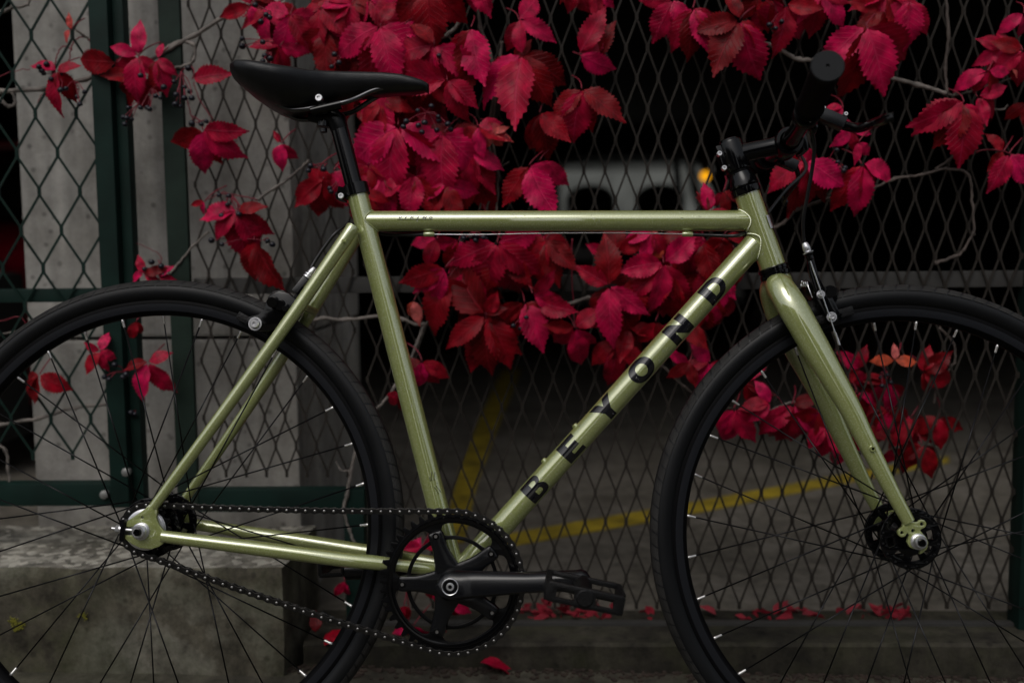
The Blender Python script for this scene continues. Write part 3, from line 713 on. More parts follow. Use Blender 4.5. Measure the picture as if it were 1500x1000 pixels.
FILL_C = [(400, 20), (500, 60), (520, 95), (590, 100), (610, 20), (560, 110), (600, 150), (545, 190), (620, 200), (600, 235), (640, 245), (700, 285), (590, 290), (545, 295), (660, 210), (755, 115), (480, 10), (575, 275), (505, 130)]
for k, (px, py) in enumerate(FILL_C):
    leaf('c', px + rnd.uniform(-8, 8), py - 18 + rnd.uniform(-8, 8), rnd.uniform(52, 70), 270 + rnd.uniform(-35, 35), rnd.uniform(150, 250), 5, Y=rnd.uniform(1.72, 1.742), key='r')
for q in ([(665, -20), (660, 4), (675, 26), (655, 52), (634, 56)], ):
    twig('c', q, 7, 5)
twig('c', [(700, -10), (704, 40), (720, 85), (722, 140), (716, 200), (722, 260), (712, 312)], 5, 4, BARKD)
twig('c', [(735, 60), (728, 130), (722, 200), (730, 260), (727, 312)], 4, 4, BARKD)
twig('c', [(716, 240), (730, 245), (745, 238)], 3, 2, BARKD)
twig('c', [(708, 180), (712, 240), (702, 312)], 4, 3, BARKD)
twig('c', [(680, 180), (694, 250), (712, 312)], 3, 3, STALK)
for b_ in ((398, 20, [(374, 8), (390, 22), (382, 32), (395, 26)]), (400, 62, [(355, 57), (355, 68), (385, 62)]), (398, 78, [(388, 82), (385, 90), (396, 86), (395, 100)]),
           (625, 165, [(595, 178), (591, 186), (613, 184), (622, 180), (632, 156), (642, 171), (618, 194), (640, 191), (643, 177), (656, 182), (660, 190), (612, 162)]),
           (500, 85, [(490, 80), (497, 92), (486, 98)]), (480, 240, [(455, 243), (452, 250), (474, 248)]), (492, 265, [(485, 281), (495, 285), (483, 276)]), (645, 75, [(643, 82)])):
    berries('c', *b_[:2], b_[2], Y=1.665)
# d
for a in ((1015, 12, 70, 268, 110, 5, 'm'), (985, 0, 55, 240, 120, 3, 'm'), (1083, 30, 74, None, 0, 5, 'r'), (1150, 8, 66, 268, 150, 5, 'm'), (1200, -15, 62, 290, 120, 4, 'm'),
          (1268, 38, 84, None, 1, 4, 'm'), (1270, 44, 80, 275, 40, 2, 'r'), (1300, -8, 60, 255, 150, 4, 'm'), (1330, 0, 58, 268, 70, 3, 'm'), (1120, -14, 55, 270, 160, 5, 'r'),
          (845, -22, 40, 270, 120, 4, 'm'), (872, -14, 40, 270, 100, 3, 'm'), (700, -30, 50, 270, 140, 4, 'm'), (1290, 15, 50, 220, 120, 3, 'r')):
    px, py, ln, d, fan, n_, kk = a
    sp = {0: ([190, 242, 288, 325, 110], [.8, .95, 1, .95, .5]), 1: ([222, 262, 290, 325], [.9, 1.1, 1.05, 1.0])}
    if d is None: leaf('d', px, py, ln, angs=sp[fan][0], lens=sp[fan][1], key=kk, Y=1.69)
    else: leaf('d', px, py, ln, d, fan, n_, key=kk, Y=rnd.uniform(1.69, 1.72))
twig('d', [(1111, 60), (1140, 72), (1170, 87), (1215, 89), (1255, 100), (1298, 113), (1345, 125), (1385, 137)], 6.5, 6)
twig('d', [(1385, -10), (1389, 50), (1385, 100), (1387, 135)], 4, 4, BARKD)
berries('d', 1140, 20, [(1127, 37), (1136, 42), (1145, 32), (1118, 0), (1130, -2)])
# e
for a in ((1470, 72, 44, 200, 200, 5, 'm'), (1498, 74, 52, 240, 160, 4, 'm'), (1447, 104, 46, None, 0, 4, 'm'), (1412, 150, 70, None, 1, 5, 'm'), (1432, 142, 48, 330, 90, 3, 'm'), (1478, 225, 58, 275, 60, 2, 'm'), (1470, 222, 34, 180, 90, 2, 'r'), (1505, 150, 40, 250, 60, 2, 'r'), (1500, 20, 40, 250, 60, 2, 'm')):
    px, py, ln, d, fan, n_, kk = a
    sp = {0: ([195, 240, 300, 350], [1, .8, .9, .6]), 1: ([212, 238, 270, 305, 200], [1, 1.05, 1.2, .9, 1.1])}
    if d is None: leaf('e', px, py, ln, angs=sp[fan][0], lens=sp[fan][1], key=kk, Y=1.69)
    else: leaf('e', px, py, ln, d, fan, n_, key=kk, Y=rnd.uniform(1.69, 1.715))
leaf('e', 1480, 95, 20, angs=[20, 300], key='o')
twig('e', [(1388, 137), (1400, 140), (1440, 128), (1500, 110)], 4, 3, BARKD)
twig('e', [(1455, 160), (1470, 160), (1476, 154)], 3, 2)
twig('e', [(1430, 222), (1460, 220), (1500, 232)], 2.5, 2, STALK)
# f
for a in ((1180, 235, 66, None, 0, 4, 'm'), (1185, 240, 60, 275, 40, 2, 'r'), (1262, 240, 66, None, 1, 4, 'm'), (1247, 192, 36, 250, 200, 4, 'm'), (1258, 208, 30, 290, 60, 2, 'm'), (1037, 312, 40, None, 2, 3, 'm'), (1235, 158, 26, 200, 60, 2, 'm'), (1170, 215, 40, 270, 90, 2, 'r'), (1060, 280, 36, 280, 100, 3, 'r')):
    px, py, ln, d, fan, n_, kk = a
    sp = {0: ([212, 262, 285, 325], [.95, 1.2, 1.1, .9]), 1: ([242, 268, 300, 345], [1.1, 1.0, 1.0, .9]), 2: ([90, 110, 15], [1, .8, .8])}
    if d is None: leaf('f', px, py, ln, angs=sp[fan][0], lens=sp[fan][1], key=kk, Y=1.69)
    else: leaf('f', px, py, ln, d, fan, n_, key=kk, Y=rnd.uniform(1.69, 1.715))
twig('f', [(1128, 336), (1148, 326), (1170, 306), (1220, 290), (1262, 282), (1312, 262), (1350, 256), (1385, 248), (1418, 256), (1424, 300), (1428, 345)], 5, 3.4, BARKD)
twig('f', [(1370, 385), (1398, 376), (1412, 366), (1426, 340)], 5, 3, BARKD)
twig('f', [(1370, 248), (1390, 235), (1405, 218)], 4, 2.5, BARKD)
berries('f', 1215, 232, [(1213, 246), (1220, 244), (1227, 238), (1226, 220), (1236, 250), (1238, 246)])
# g
for a in ((640, 350, 42, 215, 60, 2, 'm'), (672, 352, 46, 250, 120, 3, 'm'), (652, 392, 58, None, 0, 3, 'm'), (728, 355, 74, None, 1, 5, 'm'), (740, 362, 70, 275, 60, 2, 'r'), (795, 342, 62, 268, 110, 4, 'm'), (800, 350, 66, 280, 60, 3, 'r'), 
          (658, 405, 76, 245, 90, 3, 'r'), (712, 462, 74, None, 2, 5, 'r'), (712, 470, 70, 262, 100, 3, 'r'), (768, 442, 70, 270, 120, 4, 'r'), (785, 440, 62, 300, 100, 3, 'm'), (780, 430, 46, 10, 70, 2, 'm'), 
          (842, 480, 50, None, 3, 5, 'm'), (892, 418, 62, None, 4, 5, 'm'), (905, 372, 52, 100, 130, 3, 'm'), (972, 385, 60, None, 5, 5, 'm'), (968, 352, 36, 200, 120, 3, 'o'), (1005, 345, 50, 260, 160, 4, 'm'), (1030, 352, 60, 262, 130, 4, 'm'), (1060, 345, 46, 280, 120, 3, 'r'),
          (985, 400, 68, 268, 70, 3, 'r'), (1020, 400, 56, 260, 70, 3, 'r'), (900, 440, 70, 262, 80, 3, 'r'), (905, 500, 62, 262, 100, 3, 'm'), (920, 480, 50, 300, 100, 3, 'r'), (960, 470, 46, 270, 60, 2, 'r'),
          (1055, 428, 58, 272, 30, 2, 'm'), (1030, 440, 60, 268, 70, 3, 'r'), (618, 528, 44, None, 6, 4, 'r'), (585, 572, 40, 262, 60, 2, 'm'), (1000, 470, 50, 270, 80, 2, 'r'), (955, 340, 44, 250, 120, 3, 'm')):
    px, py, ln, d, fan, n_, kk = a
    sp = {0: ([200, 215, 250], [1.1, .9, .9]), 1: ([205, 250, 285, 320, 10], [.9, 1.0, 1.1, 1.0, .9]), 2: ([250, 268, 300, 130, 215], [1.0, 1.1, 1.0, 1.2, .9]), 3: ([172, 225, 285, 40, 310], [.8, .9, 1.2, .8, .9]),
          4: ([92, 240, 268, 320, 150], [1, 1, 1.2, 1.0, .8]), 5: ([188, 225, 262, 300, 40], [1, 1, 1.1, 1.1, .8]), 6: ([200, 330, 300, 262], [.8, 1.1, .9, 1.0])}
    if d is None: leaf('g', px, py, ln, angs=sp[fan][0], lens=sp[fan][1], key=kk, Y=1.69)
    else: leaf('g', px, py, ln, d, fan, n_, key=kk, Y=rnd.uniform(1.69, 1.72))
for px, py, ln, d in ((930, 400, 56, 275), (1048, 395, 54, 268), (1078, 372, 44, 255), (700, 400, 60, 262)):
    leaf('g', px, py, ln, d, 150, 5, Y=1.712)
leaf('g', 712, 460, 34, angs=[20, 60, 330], key='o', Y=1.68)
leaf('g', 606, 440, 34, angs=[250, 285], key='o', Y=1.70)
for px, py in ((690, 375), (760, 390), (700, 430), (940, 400), (1000, 380), (1040, 390), (970, 430)):
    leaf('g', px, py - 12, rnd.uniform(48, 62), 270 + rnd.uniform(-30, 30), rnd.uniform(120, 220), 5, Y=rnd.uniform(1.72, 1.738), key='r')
twig('g', [(690, 345), (676, 352), (672, 372), (668, 402)], 5, 4)
twig('g', [(674, 395), (685, 402), (697, 410)], 6, 4, BARKD)
twig('g', [(448, 471), (475, 466), (505, 468), (560, 463), (590, 468), (620, 476), (640, 455)], 5, 4.5)
twig('g', [(622, 474), (612, 500), (602, 525), (580, 565), (553, 598)], 5.5, 4.5)
twig('g', [(800, 452), (830, 446), (862, 436), (875, 440)], 6, 4)
twig('g', [(838, 350), (838, 400), (842, 480)], 2, 1.5, STALK, knots=False)
twig('g', [(960, 530), (975, 540), (1000, 565), (1020, 580)], 4, 3, BARKD)
twig('g', [(745, 330), (740, 350), (728, 356)], 2, 1.5, STALK, knots=False)
berries('g', 690, 340, [(679, 349), (697, 352), (702, 358), (698, 346), (708, 348), (712, 350)], Y=1.68)
berries('g', 770, 455, [(771, 465), (752, 477), (763, 481)], Y=1.68)
# h
for a in ((1040, 530, 50, 235, 200, 5, 'm'), (1010, 530, 40, 220, 120, 3, 'r'), (1075, 598, 52, None, 0, 4, 'm'), (1090, 560, 52, None, 1, 3, 'm'), (1128, 590, 46, 175, 100, 3, 'm'), (1160, 592, 62, None, 2, 5, 'm'), (1200, 600, 60, 262, 120, 4, 'r'), (1210, 625, 50, 262, 90, 3, 'm'), (1150, 600, 56, 262, 90, 3, 'r'),
          (1258, 540, 46, 180, 200, 4, 'm'), (1310, 528, 46, None, 3, 3, 'o'), (1300, 560, 56, 240, 160, 5, 'r'), (1350, 545, 52, 10, 150, 4, 'r'), (1255, 575, 48, 262, 160, 4, 'm'), (1300, 600, 54, 262, 150, 5, 'r'), (1335, 610, 56, 262, 150, 5, 'm'), (1270, 620, 48, 262, 120, 4, 'r'), (1350, 650, 52, 262, 120, 4, 'r'), (1320, 655, 44, 275, 90, 3, 'm'), (1375, 610, 44, 270, 120, 3, 'r'), (1235, 640, 48, 262, 90, 3, 'm')):
    px, py, ln, d, fan, n_, kk = a
    sp = {0: ([240, 262, 300, 330], [1, 1.1, 1.0, .9]), 1: ([60, 340, 300], [1, .9, .9]), 2: ([222, 255, 285, 320, 20], [1, 1.1, 1.1, 1.0, .6]), 3: ([178, 10, 90], [.7, .7, .5])}
    if d is None: leaf('h', px, py, ln, angs=sp[fan][0], lens=sp[fan][1], key=kk, Y=1.72)
    else: leaf('h', px, py, ln, d, fan, n_, key=kk, Y=rnd.uniform(1.76, 1.80) if px > 1225 else rnd.uniform(1.70, 1.73))
twig('h', [(1095, 606), (1120, 604), (1150, 592), (1165, 588)], 5, 3)
twig('h', [(1000, 565), (1040, 590), (1075, 598)], 3, 2, BARKD)
twig('h', [(1375, 480), (1395, 500), (1398, 530), (1375, 560), (1368, 590)], 4, 3, BARKD, Y=1.77)
berries('h', 1295, 545, [(1290, 553), (1300, 549), (1305, 560), (1292, 565)], Y=1.74)
# i
leaf('i', 147, 514, 38, angs=[155, 75, 235, 285, 340], key='m', Y=1.69)
leaf('i', 218, 530, 50, angs=[35, 195, 250, 300], lens=[.75, .7, 1.2, 1.1], key='m', Y=1.69)
leaf('i', 58, 548, 52, angs=[205, 240, 330], key='r', Y=1.70)
leaf('i', 212, 402, 38, angs=[110, 190, 20, 330], key='m', Y=1.70)
leaf('i', 200, 470, 30, angs=[250, 280], key='r', Y=1.72)
leaf('i', 232, 405, 26, angs=[350, 30], key='m', Y=1.70)
twig('i', [(-30, 628), (0, 622), (58, 612), (80, 605), (110, 597), (160, 592), (176, 592), (206, 598)], 5, 4)
twig('i', [(174, 592), (174, 576), (180, 566), (192, 556)], 4.5, 3.5)
twig('i', [(-6, 650), (8, 660), (12, 685), (14, 712)], 4.5, 3.5)
twig('i', [(212, 402), (235, 385), (232, 372), (200, 356)], 1.6, 1, STALK, knots=False)
twig('i', [(147, 514), (170, 500), (195, 482), (205, 484)], 1.6, 1, STALK, knots=False)
twig('i', [(-10, 470), (10, 468), (30, 464), (40, 480)], 1.8, 1, STALK, knots=False)
twig('i', [(0, 490), (20, 486), (35, 488)], 3, 2)
berries('i', 225, 395, [(212, 394), (222, 384), (240, 403), (236, 390)])
berries('i', 180, 545, [(153, 552), (160, 555), (180, 552), (185, 548), (168, 534)])
berries('i', 200, 600, [(192, 604), (198, 606)], Y=1.72)
# j
leaf('j', 618, 800, 44, angs=[175, 200, 20], key='m', Y=1.69)
leaf('j', 600, 815, 34, angs=[60, 130, 350], key='m', Y=1.70)
leaf('j', 505, 850, 30, angs=[240, 270], key='m', Y=1.72)
leaf('j', 640, 860, 34, angs=[270, 230], key='m', Y=1.71)
leaf('j', 660, 880, 36, angs=[300, 330, 250], key='m', Y=1.71)
leaf('j', 592, 885, 32, angs=[285, 250], key='m', Y=1.70)
leaf('j', 606, 915, 38, angs=[262, 300, 200], key='m', Y=1.70)
leaf('j', 640, 920, 30, angs=[310, 270], key='m', Y=1.71)
twig('j', [(522, 655), (515, 690), (508, 725), (504, 748), (512, 775), (520, 798)], 6, 4)
twig('j', [(515, 690), (500, 688), (492, 676)], 3, 2)
twig('j', [(590, 940), (600, 900), (596, 860), (612, 810), (640, 800)], 2.2, 1.6, STALK, knots=False)
twig('j', [(690, 900), (680, 870), (700, 850)], 2.2, 1.6, BARKD, knots=False)

# fallen leaves
fl = []
def fallen(px, py, ln, a, label, Z=None, Y=None, key='o', pitch=0.15, rx=None):
    p = at(px, py, Z=Z) if Z is not None else at(px, py, Y=Y)
    o = bpy.data.objects.new('fallen_leaf', LV[key][rnd.randrange(len(LV[key]))]); COL.objects.link(o)
    o.location = p; o.rotation_euler = (rnd.uniform(-.2, .2) if rx is None else rx, -pitch, R(a)); s = ln * 1.7 / F; o.scale = (s, s, s)
    tag(o, label, 'leaf')
fallen(704, 970, 66, 4, 'single fallen pink leaf lying on the pavement right of the chainring', Z=0.016, key='m', pitch=-0.10, rx=0.18)
fallen(476, 945, 46, 60, 'crumpled dark red fallen leaf beside the plinth end', Y=1.66, key='r', pitch=0.9)
fallen(462, 925, 34, 95, 'small upright dark red fallen leaf next to the plinth end', Y=1.67, key='r', pitch=1.2)
bm = BMn()
def addleaf(bm, p, s, rz, rx):
    q = [(0, 0), (.3, .22), (.6, .2), (1, 0), (.6, -.2), (.3, -.22)]
    M_ = Matrix.Translation(p) @ Matrix.Rotation(rz, 4, 'Z') @ Matrix.Rotation(rx, 4, 'X') @ Matrix.Rotation(rnd.uniform(-.8, .4), 4, 'Y')
    V = [bm.verts.new(M_ @ Vector((a * s, b_ * s, abs(b_) * s * .6 - a * a * s * .2))) for a, b_ in q]
    bm.faces.new((V[0], V[1], V[2], V[3])); bm.faces.new((V[0], V[3], V[4], V[5]))
for k in range(130):
    px = rnd.choice([rnd.gauss(850, 30), rnd.gauss(840, 20), rnd.gauss(790, 14), rnd.gauss(1120, 110), rnd.gauss(1300, 18), rnd.uniform(760, 1350), rnd.uniform(1040, 1330)])
    if px > 1345 or px < 700: continue
    p = at(px, 936, Y=1.79) + Vector((0, rnd.uniform(-.02, .05), 0)); p.z = zf + 0.004 + abs(rnd.gauss(0, 0.006))
    addleaf(bm, p, rnd.uniform(.018, .042), rnd.uniform(0, 6.28), rnd.uniform(-.8, .8))
for p_ in bm.faces: p_.smooth = False
tag(obj('leaf_litter', bm, mat('litter_red', (0.26, 0.008, 0.022), 0.7, var=0.5, vscale=30), smooth=False), 'band of fallen red leaves drifted behind the kerb at the foot of the mesh', 'leaf litter', kind='stuff')
bm = BMn()
for k in range(700):
    x = rnd.uniform(-.45, 1.0); y = YK - abs(rnd.gauss(0, 0.02)); s = rnd.uniform(.002, .007)
    box(bm, (x, y, gz(x) + s * .2), (s * rnd.uniform(.6, 2), s, s * .6), Matrix.Rotation(rnd.uniform(0, 3), 3, 'Z'))
tag(obj('debris', bm, mat('dark_debris', (0.045, 0.03, 0.022), 0.9, var=0.5, vscale=40), smooth=False), 'dark crumbs of soil and leaf bits along the kerb foot', 'debris', kind='stuff')

# ================================================================== BICYCLE
bike = empty('bicycle'); bike.matrix_world = BIKE_M
tag(bike, 'olive green single-speed bicycle with black wheels leaning in front of the fence', 'bicycle')
def part(name, bm, m, parent=None, **k): return obj(name, bm, m, parent or bike, **k)
BB = L(667, 843)
# ---- frame
ST0, ST1 = L(667.5, 845), L(523.5, 284)
DT0, DT1 = L(669, 843), L(1106, 357)
HT0, HT1 = L(1132, 391), L(1094.5, 285)
TT0, TT1 = L(532, 324), L(1108, 323.3)
bm = BMn(); tube(bm, [ST0, ST1], 0.0147, 40); part('seat_tube', bm, OLIVE)
bm = BMn(); tube(bm, [DT0, DT1], 0.0163, 48); dtube = part('down_tube', bm, OLIVE)
bm = BMn(); tube(bm, [TT0, TT1], 0.0143, 48); ttube = part('top_tube', bm, OLIVE)
bm = BMn(); tube(bm, [HT0, HT1], [0.0180, 0.0176], 44); htube = part('head_tube', bm, OLIVE)
bm = BMn(); lathe(bm, [(0.012, -.034), (0.0195, -.034), (0.0205, -.033), (0.0205, .033), (0.0195, .034), (0.012, .034)], BB, n=40); part('bottom_bracket_shell', bm, OLIVE)
# weld fillets: short flared collars at the joints
def weld(p0, p1, r_, along=0.004):
    bm = BMn(); d = (p1 - p0).normalized(); n = 36
    # bead of small overlapping lumps
    a = Vector((0, 1, 0)); a = (a - d * a.dot(d)).normalized(); b_ = d.cross(a)
    return bm, a, b_, d, n
def weld_ring(C0, d, r_, other_c, other_d, other_r, name='weld'):
    # bead where tube (axis d through C0) meets another tube
    bm = BMn(); d = d.normalized(); od = other_d.normalized()
    a = Vector((0, 1, 0)); a = (a - d * a.dot(d)).normalized(); b_ = d.cross(a); P = []
    for k in range(72):
        th = 2 * PI * k / 72; q = C0 + (a * math.cos(th) + b_ * math.sin(th)) * (r_ + 0.0004)
        w0 = q - other_c; w0p = w0 - od * w0.dot(od); dp = d - od * d.dot(od)
        A = dp.dot(dp); B_ = 2 * w0p.dot(dp); Cc = w0p.dot(w0p) - (other_r + 0.0004) ** 2; D = B_ * B_ - 4 * A * Cc
        if D < 0: P.append(None); continue
        P.append(q + d * ((-B_ + math.sqrt(D)) / (2 * A)))
    for k, p in enumerate(P):
        if p is None: continue
        bmesh.ops.create_icosphere(bm, subdivisions=1, radius=0.0014, matrix=Matrix.Translation(p))
    return part(name, bm, OLIVE)
std = ST1 - ST0; htd = HT1 - HT0
weld_ring(TT0, TT1 - TT0, 0.0143, ST0, std, 0.0147)
weld_ring(TT1, TT0 - TT1, 0.0143, HT0, htd, 0.0178)
weld_ring(DT1, DT0 - DT1, 0.0163, HT0, htd, 0.0178)
# seat stays, chain stays (near ones measured, far ones mirrored)
ss = [L(517, 333, -0.019), L(503, 354, -0.024), L(416, 480, -0.040), L(320, 613, -0.052), L(225, 742, -0.0605)]
sr = [0.0095, 0.0095, 0.0088, 0.0080, 0.0066]
cs = [L(640, 834, -0.022), L(590, 828, -0.032), L(548, 823.5, -0.038), L(500, 818.5, -0.043), L(380, 803, -0.052), L(280, 790.5, -0.0595), L(238, 785, -0.0605)]
cr_ = [0.0095, 0.0085, 0.0098, 0.0100, 0.0098, 0.0085, 0.0080]
mir = lambda P: [Vector((p.x, -p.y, p.z)) for p in P]
for side in (0, 1):
    A = ss if side == 0 else mir(ss); B_ = cs if side == 0 else mir(cs)
    bm = BMn(); tube(bm, smooth_path(A, 5), [sr[min(4, i // 5)] + (sr[min(4, i // 5 + 1)] - sr[min(4, i // 5)]) * (i % 5) / 5 for i in range(21)], 24); st_ = part('seat_stay', bm, OLIVE)
    bm = BMn(); nb = len(B_) * 5 - 4
    tube(bm, smooth_path(B_, 5), [cr_[min(6, i // 5)] + (cr_[min(6, i // 5 + 1)] - cr_[min(6, i // 5)]) * (i % 5) / 5 for i in range(nb)], 24); part('chain_stay', bm, OLIVE)
    # slanted end cap ring of the stay
    d = (A[0] - A[1]).normalized()
    sgn = -1 if side == 0 else 1
    # dropout plate
    s = 0.0605 * sgn
    out = [P2(187, 763, -.0605), P2(200, 754, -.0605), P2(213, 745, -.0605), P2(220, 738, -.0605), P2(230, 741, -.0605), P2(231.5, 748, -.0605), P2(230, 757, -.0605), P2(234, 768, -.0605), P2(240, 776, -.0605), P2(247, 779, -.0605), P2(247, 792, -.0605), P2(240, 795, -.0605), P2(234, 800, -.0605), P2(222, 803.5, -.0605), P2(207, 802, -.0605), P2(194, 796, -.0605), P2(184, 788, -.0605), P2(184, 783, -.0605), P2(214, 783.5, -.0605), P2(219, 781, -.0605), P2(221, 777, -.0605), P2(219, 773, -.0605), P2(214, 771, -.0605), P2(186, 771, -.0605)]
    hole = [P2(209.5 + 1.8 * math.cos(a), 757 + 1.8 * math.sin(a), -.0605) for a in [2 * PI * k / 12 for k in range(12)]]
    plate('dropout', [out, hole], 0.006, 0.0008, s, OLIVE, bike)
    # small threaded boss
    q = L(503, 353.6, -0.034); q.y = 0.0335 * sgn
    bm = BMn(); lathe(bm, [(0.0018, -0.004), (0.0018, 0.0), (0.0032, 0.0), (0.0036, 0.001), (0.0036, 0.009), (0, .009), (0, -0.004)] if 0 else [(0.0, -.0055), (0.0019, -.0055), (0.0019, 0), (0.0034, 0), (0.0038, .001), (0.0038, .01), (0, .01)], q, (0, -sgn, 0) if 0 else (0, 1 if side == 0 else -1, 0), 16); part('boss', bm, OLIVE)
    bm = BMn(); lathe(bm, [(0, -.0002), (0.0019, -.0002), (0.0019, .003), (0, .003)], q, (0, 1 if side == 0 else -1, 0), 12); part('boss_hole', bm, BLACKG)
bm = BMn(); tube(bm, [L(452, 452, 0.0) + Vector((0, -.03, 0)), L(452, 452, 0.0) + Vector((0, .03, 0))], 0.006, 14); part('brake_bridge', bm, OLIVE)
bm = BMn(); tube(bm, [L(560, 822) + Vector((0, -.03, 0)), L(560, 822) + Vector((0, .03, 0))], 0.006, 14); part('stay_bridge', bm, OLIVE)
# cable stops and bosses
for px in (628.5, 1007):
    p = L(px, 343, -0.002)
    bm = BMn(); tube(bm, [p - Vector((.0075, 0, 0)), p - Vector((.006, 0, 0)), p + Vector((.006, 0, 0)), p + Vector((.0075, 0, 0))], [0.0028, 0.0037, 0.0037, 0.0028], 14); box(bm, p + Vector((0, .002, 0.003)), (0.010, 0.003, 0.004)); part('cable_stop', bm, OLIVE)
ddir = (DT1 - DT0).normalized(); dup_ = Vector((-ddir.z, 0, ddir.x))
for px, py in ((796.5, 674), (842, 623)):
    q = L(px, py, -0.0); q = DT0 + ddir * (q - DT0).dot(ddir) + dup_ * 0.0155
    bm = BMn(); lathe(bm, [(0.0, .0042), (0.0022, .0042), (0.0042, .0032), (0.0046, .001), (0.005, -.002), (0, -.002)], q, dup_, 16); part('bottle_boss', bm, OLIVE)
bm = BMn(); P = smooth_path([L(632, 343.3, -.002), L(700, 343.6, -.002), L(800, 341.8, -.002), L(900, 341.2, -.002), L(1002, 342.8, -.002)], 8); tube(bm, P, 0.0008, 8); part('brake_cable', bm, WIRE)
bm = BMn(); tube(bm, smooth_path([L(1012, 343.5, -.002), L(1050, 345, -.003), L(1080, 345, -.012), L(1100, 337, .012), L(1120, 318, .03), L(1150, 280, .06), L(1180, 250, .09), L(1175, 230, .12)], 8), 0.0025, 10); part('cable_housing', bm, RUBBER)
bm = BMn(); tube(bm, smooth_path([L(622, 343.3, -.002), L(600, 344, .006), L(560, 342, .022), L(530, 330, .022), L(508, 330, .010), L(492, 341, -.002), L(478, 358, -.004), L(463, 380, -.006), L(456, 392, -.008)], 8), 0.0026, 10); part('cable_housing', bm, RUBBER)
# head badge
axh = htd.normalized()
fwd = Vector((axh.z, 0, -axh.x))                       # forward, perpendicular to head tube
def on_head(py_frac, ang, r_=0.0186):                   # ang from the side facing the viewer towards the front
    c = HT0 + axh * (htd.length * py_frac)
    return c + (Vector((0, -1, 0)) * math.cos(ang) + fwd * math.sin(ang)) * r_
bm = BMn(); G = []
for i in range(13):
    f_ = i / 12; zf_ = 0.18 + 0.64 * (f_)
    hwid = 0.62 * math.sin(PI * min(max(f_, 0.06), .94)) ** 0.7
    G.append([bm.verts.new(on_head(zf_, PI / 2 + hwid * (j / 6 - 1) , 0.0190)) for j in range(13)])
for i in range(12):
    for j in range(12): bm.faces.new((G[i][j], G[i][j + 1], G[i + 1][j + 1], G[i + 1][j]))
badge = part('head_badge', bm, mat('badge_steel', (0.2, 0.2, 0.21), 0.35, 0.9))
bm = BMn(); G = []
for i in range(3): G.append([bm.verts.new(on_head(0.47 + 0.09 * i, 0.60 + 0.34 * j / 4, 0.0193)) for j in range(5)])
for i in range(2):
    for j in range(4): bm.faces.new((G[i][j], G[i][j + 1], G[i + 1][j + 1], G[i + 1][j]))
obj('badge_plate', bm, SILVER, badge)

# ---- lettering on curved tubes
def glyph(ch, t=0.355):
    """outline loops in a unit-high box, width about 0.95"""
    W_ = 0.98
    if ch == 'B':
        o = [(0, 0)] + [(0.60, 0)] + arc(0.60, 0.28, 0.28, -PI / 2, PI * 0.42, 10) + arc(0.58, 0.76, 0.24, -PI * 0.30, PI / 2, 10) + [(0, 1)]
        return [o, [(t, 0.19), (0.53, 0.19)] + arc(0.53, 0.30, 0.11, -PI / 2, PI / 2, 6)[1:] + [(t, 0.41)], [(t, 0.59), (0.52, 0.59)] + arc(0.52, 0.695, 0.105, -PI / 2, PI / 2, 6)[1:] + [(t, 0.80)]]
    if ch == 'E': return [[(0, 0), (0.84, 0), (0.84, 0.235), (t, 0.235), (t, 0.385), (0.76, 0.385), (0.76, 0.615), (t, 0.615), (t, 0.765), (0.84, 0.765), (0.84, 1), (0, 1)]]
    if ch == 'Y': return [[(0.35, 0), (0.67, 0), (0.67, 0.40), (1.04, 1), (0.69, 1), (0.51, 0.66), (0.33, 1), (-0.02, 1), (0.35, 0.40)]]
    if ch == 'O': return [circle(0.52, 0.5, 0.53, 40), [(0.52 + 0.235 * math.cos(a), 0.5 + 0.27 * math.sin(a)) for a in [2 * PI * k / 32 for k in range(32)]]]
    if ch == 'N': return [[(0, 0), (0.30, 0), (0.30, 0.50), (0.68, 0), (0.98, 0), (0.98, 1), (0.68, 1), (0.68, 0.50), (0.30, 1), (0, 1)]]
    if ch == 'D': return [[(0, 0), (0.46, 0)] + arc(0.46, 0.5, 0.5, -PI / 2, PI / 2, 20) + [(0, 1)], [(t, 0.23), (0.45, 0.23)] + arc(0.45, 0.5, 0.27, -PI / 2, PI / 2, 12)[1:] + [(t, 0.77)]]
    if ch == 'V': return [[(0.35, 0), (0.6, 0), (1, 1), (0.75, 1), (0.47, 0.3), (0.22, 1), (-.02, 1)]]
    if ch == 'I': return [[(0.2, 0), (0.5, 0), (0.5, 1), (0.2, 1)]]
    if ch == 'K': return [[(0, 0), (0.24, 0), (0.24, 0.38), (0.36, 0.5), (0.72, 0), (1.0, 0), (0.53, 0.66), (0.95, 1), (0.62, 1), (0.24, 0.64), (0.24, 1), (0, 1)]]
    if ch == 'G': return [arc(0.5, 0.5, 0.5, PI * 0.2, PI * 1.75, 20) + [(0.98, 0.15), (0.98, 0.55), (0.52, 0.55), (0.52, 0.40), (0.76, 0.40), (0.76, 0.28)] + arc(0.5, 0.5, 0.28, PI * 1.72, PI * 0.25, 16)]
    if ch == 'L': return [[(0, 0), (0.8, 0), (0.8, 0.2), (0.25, 0.2), (0.25, 1), (0, 1)]]
    if ch == '-': return [[(0, 0), (1, 0), (1, 1), (0, 1)]]
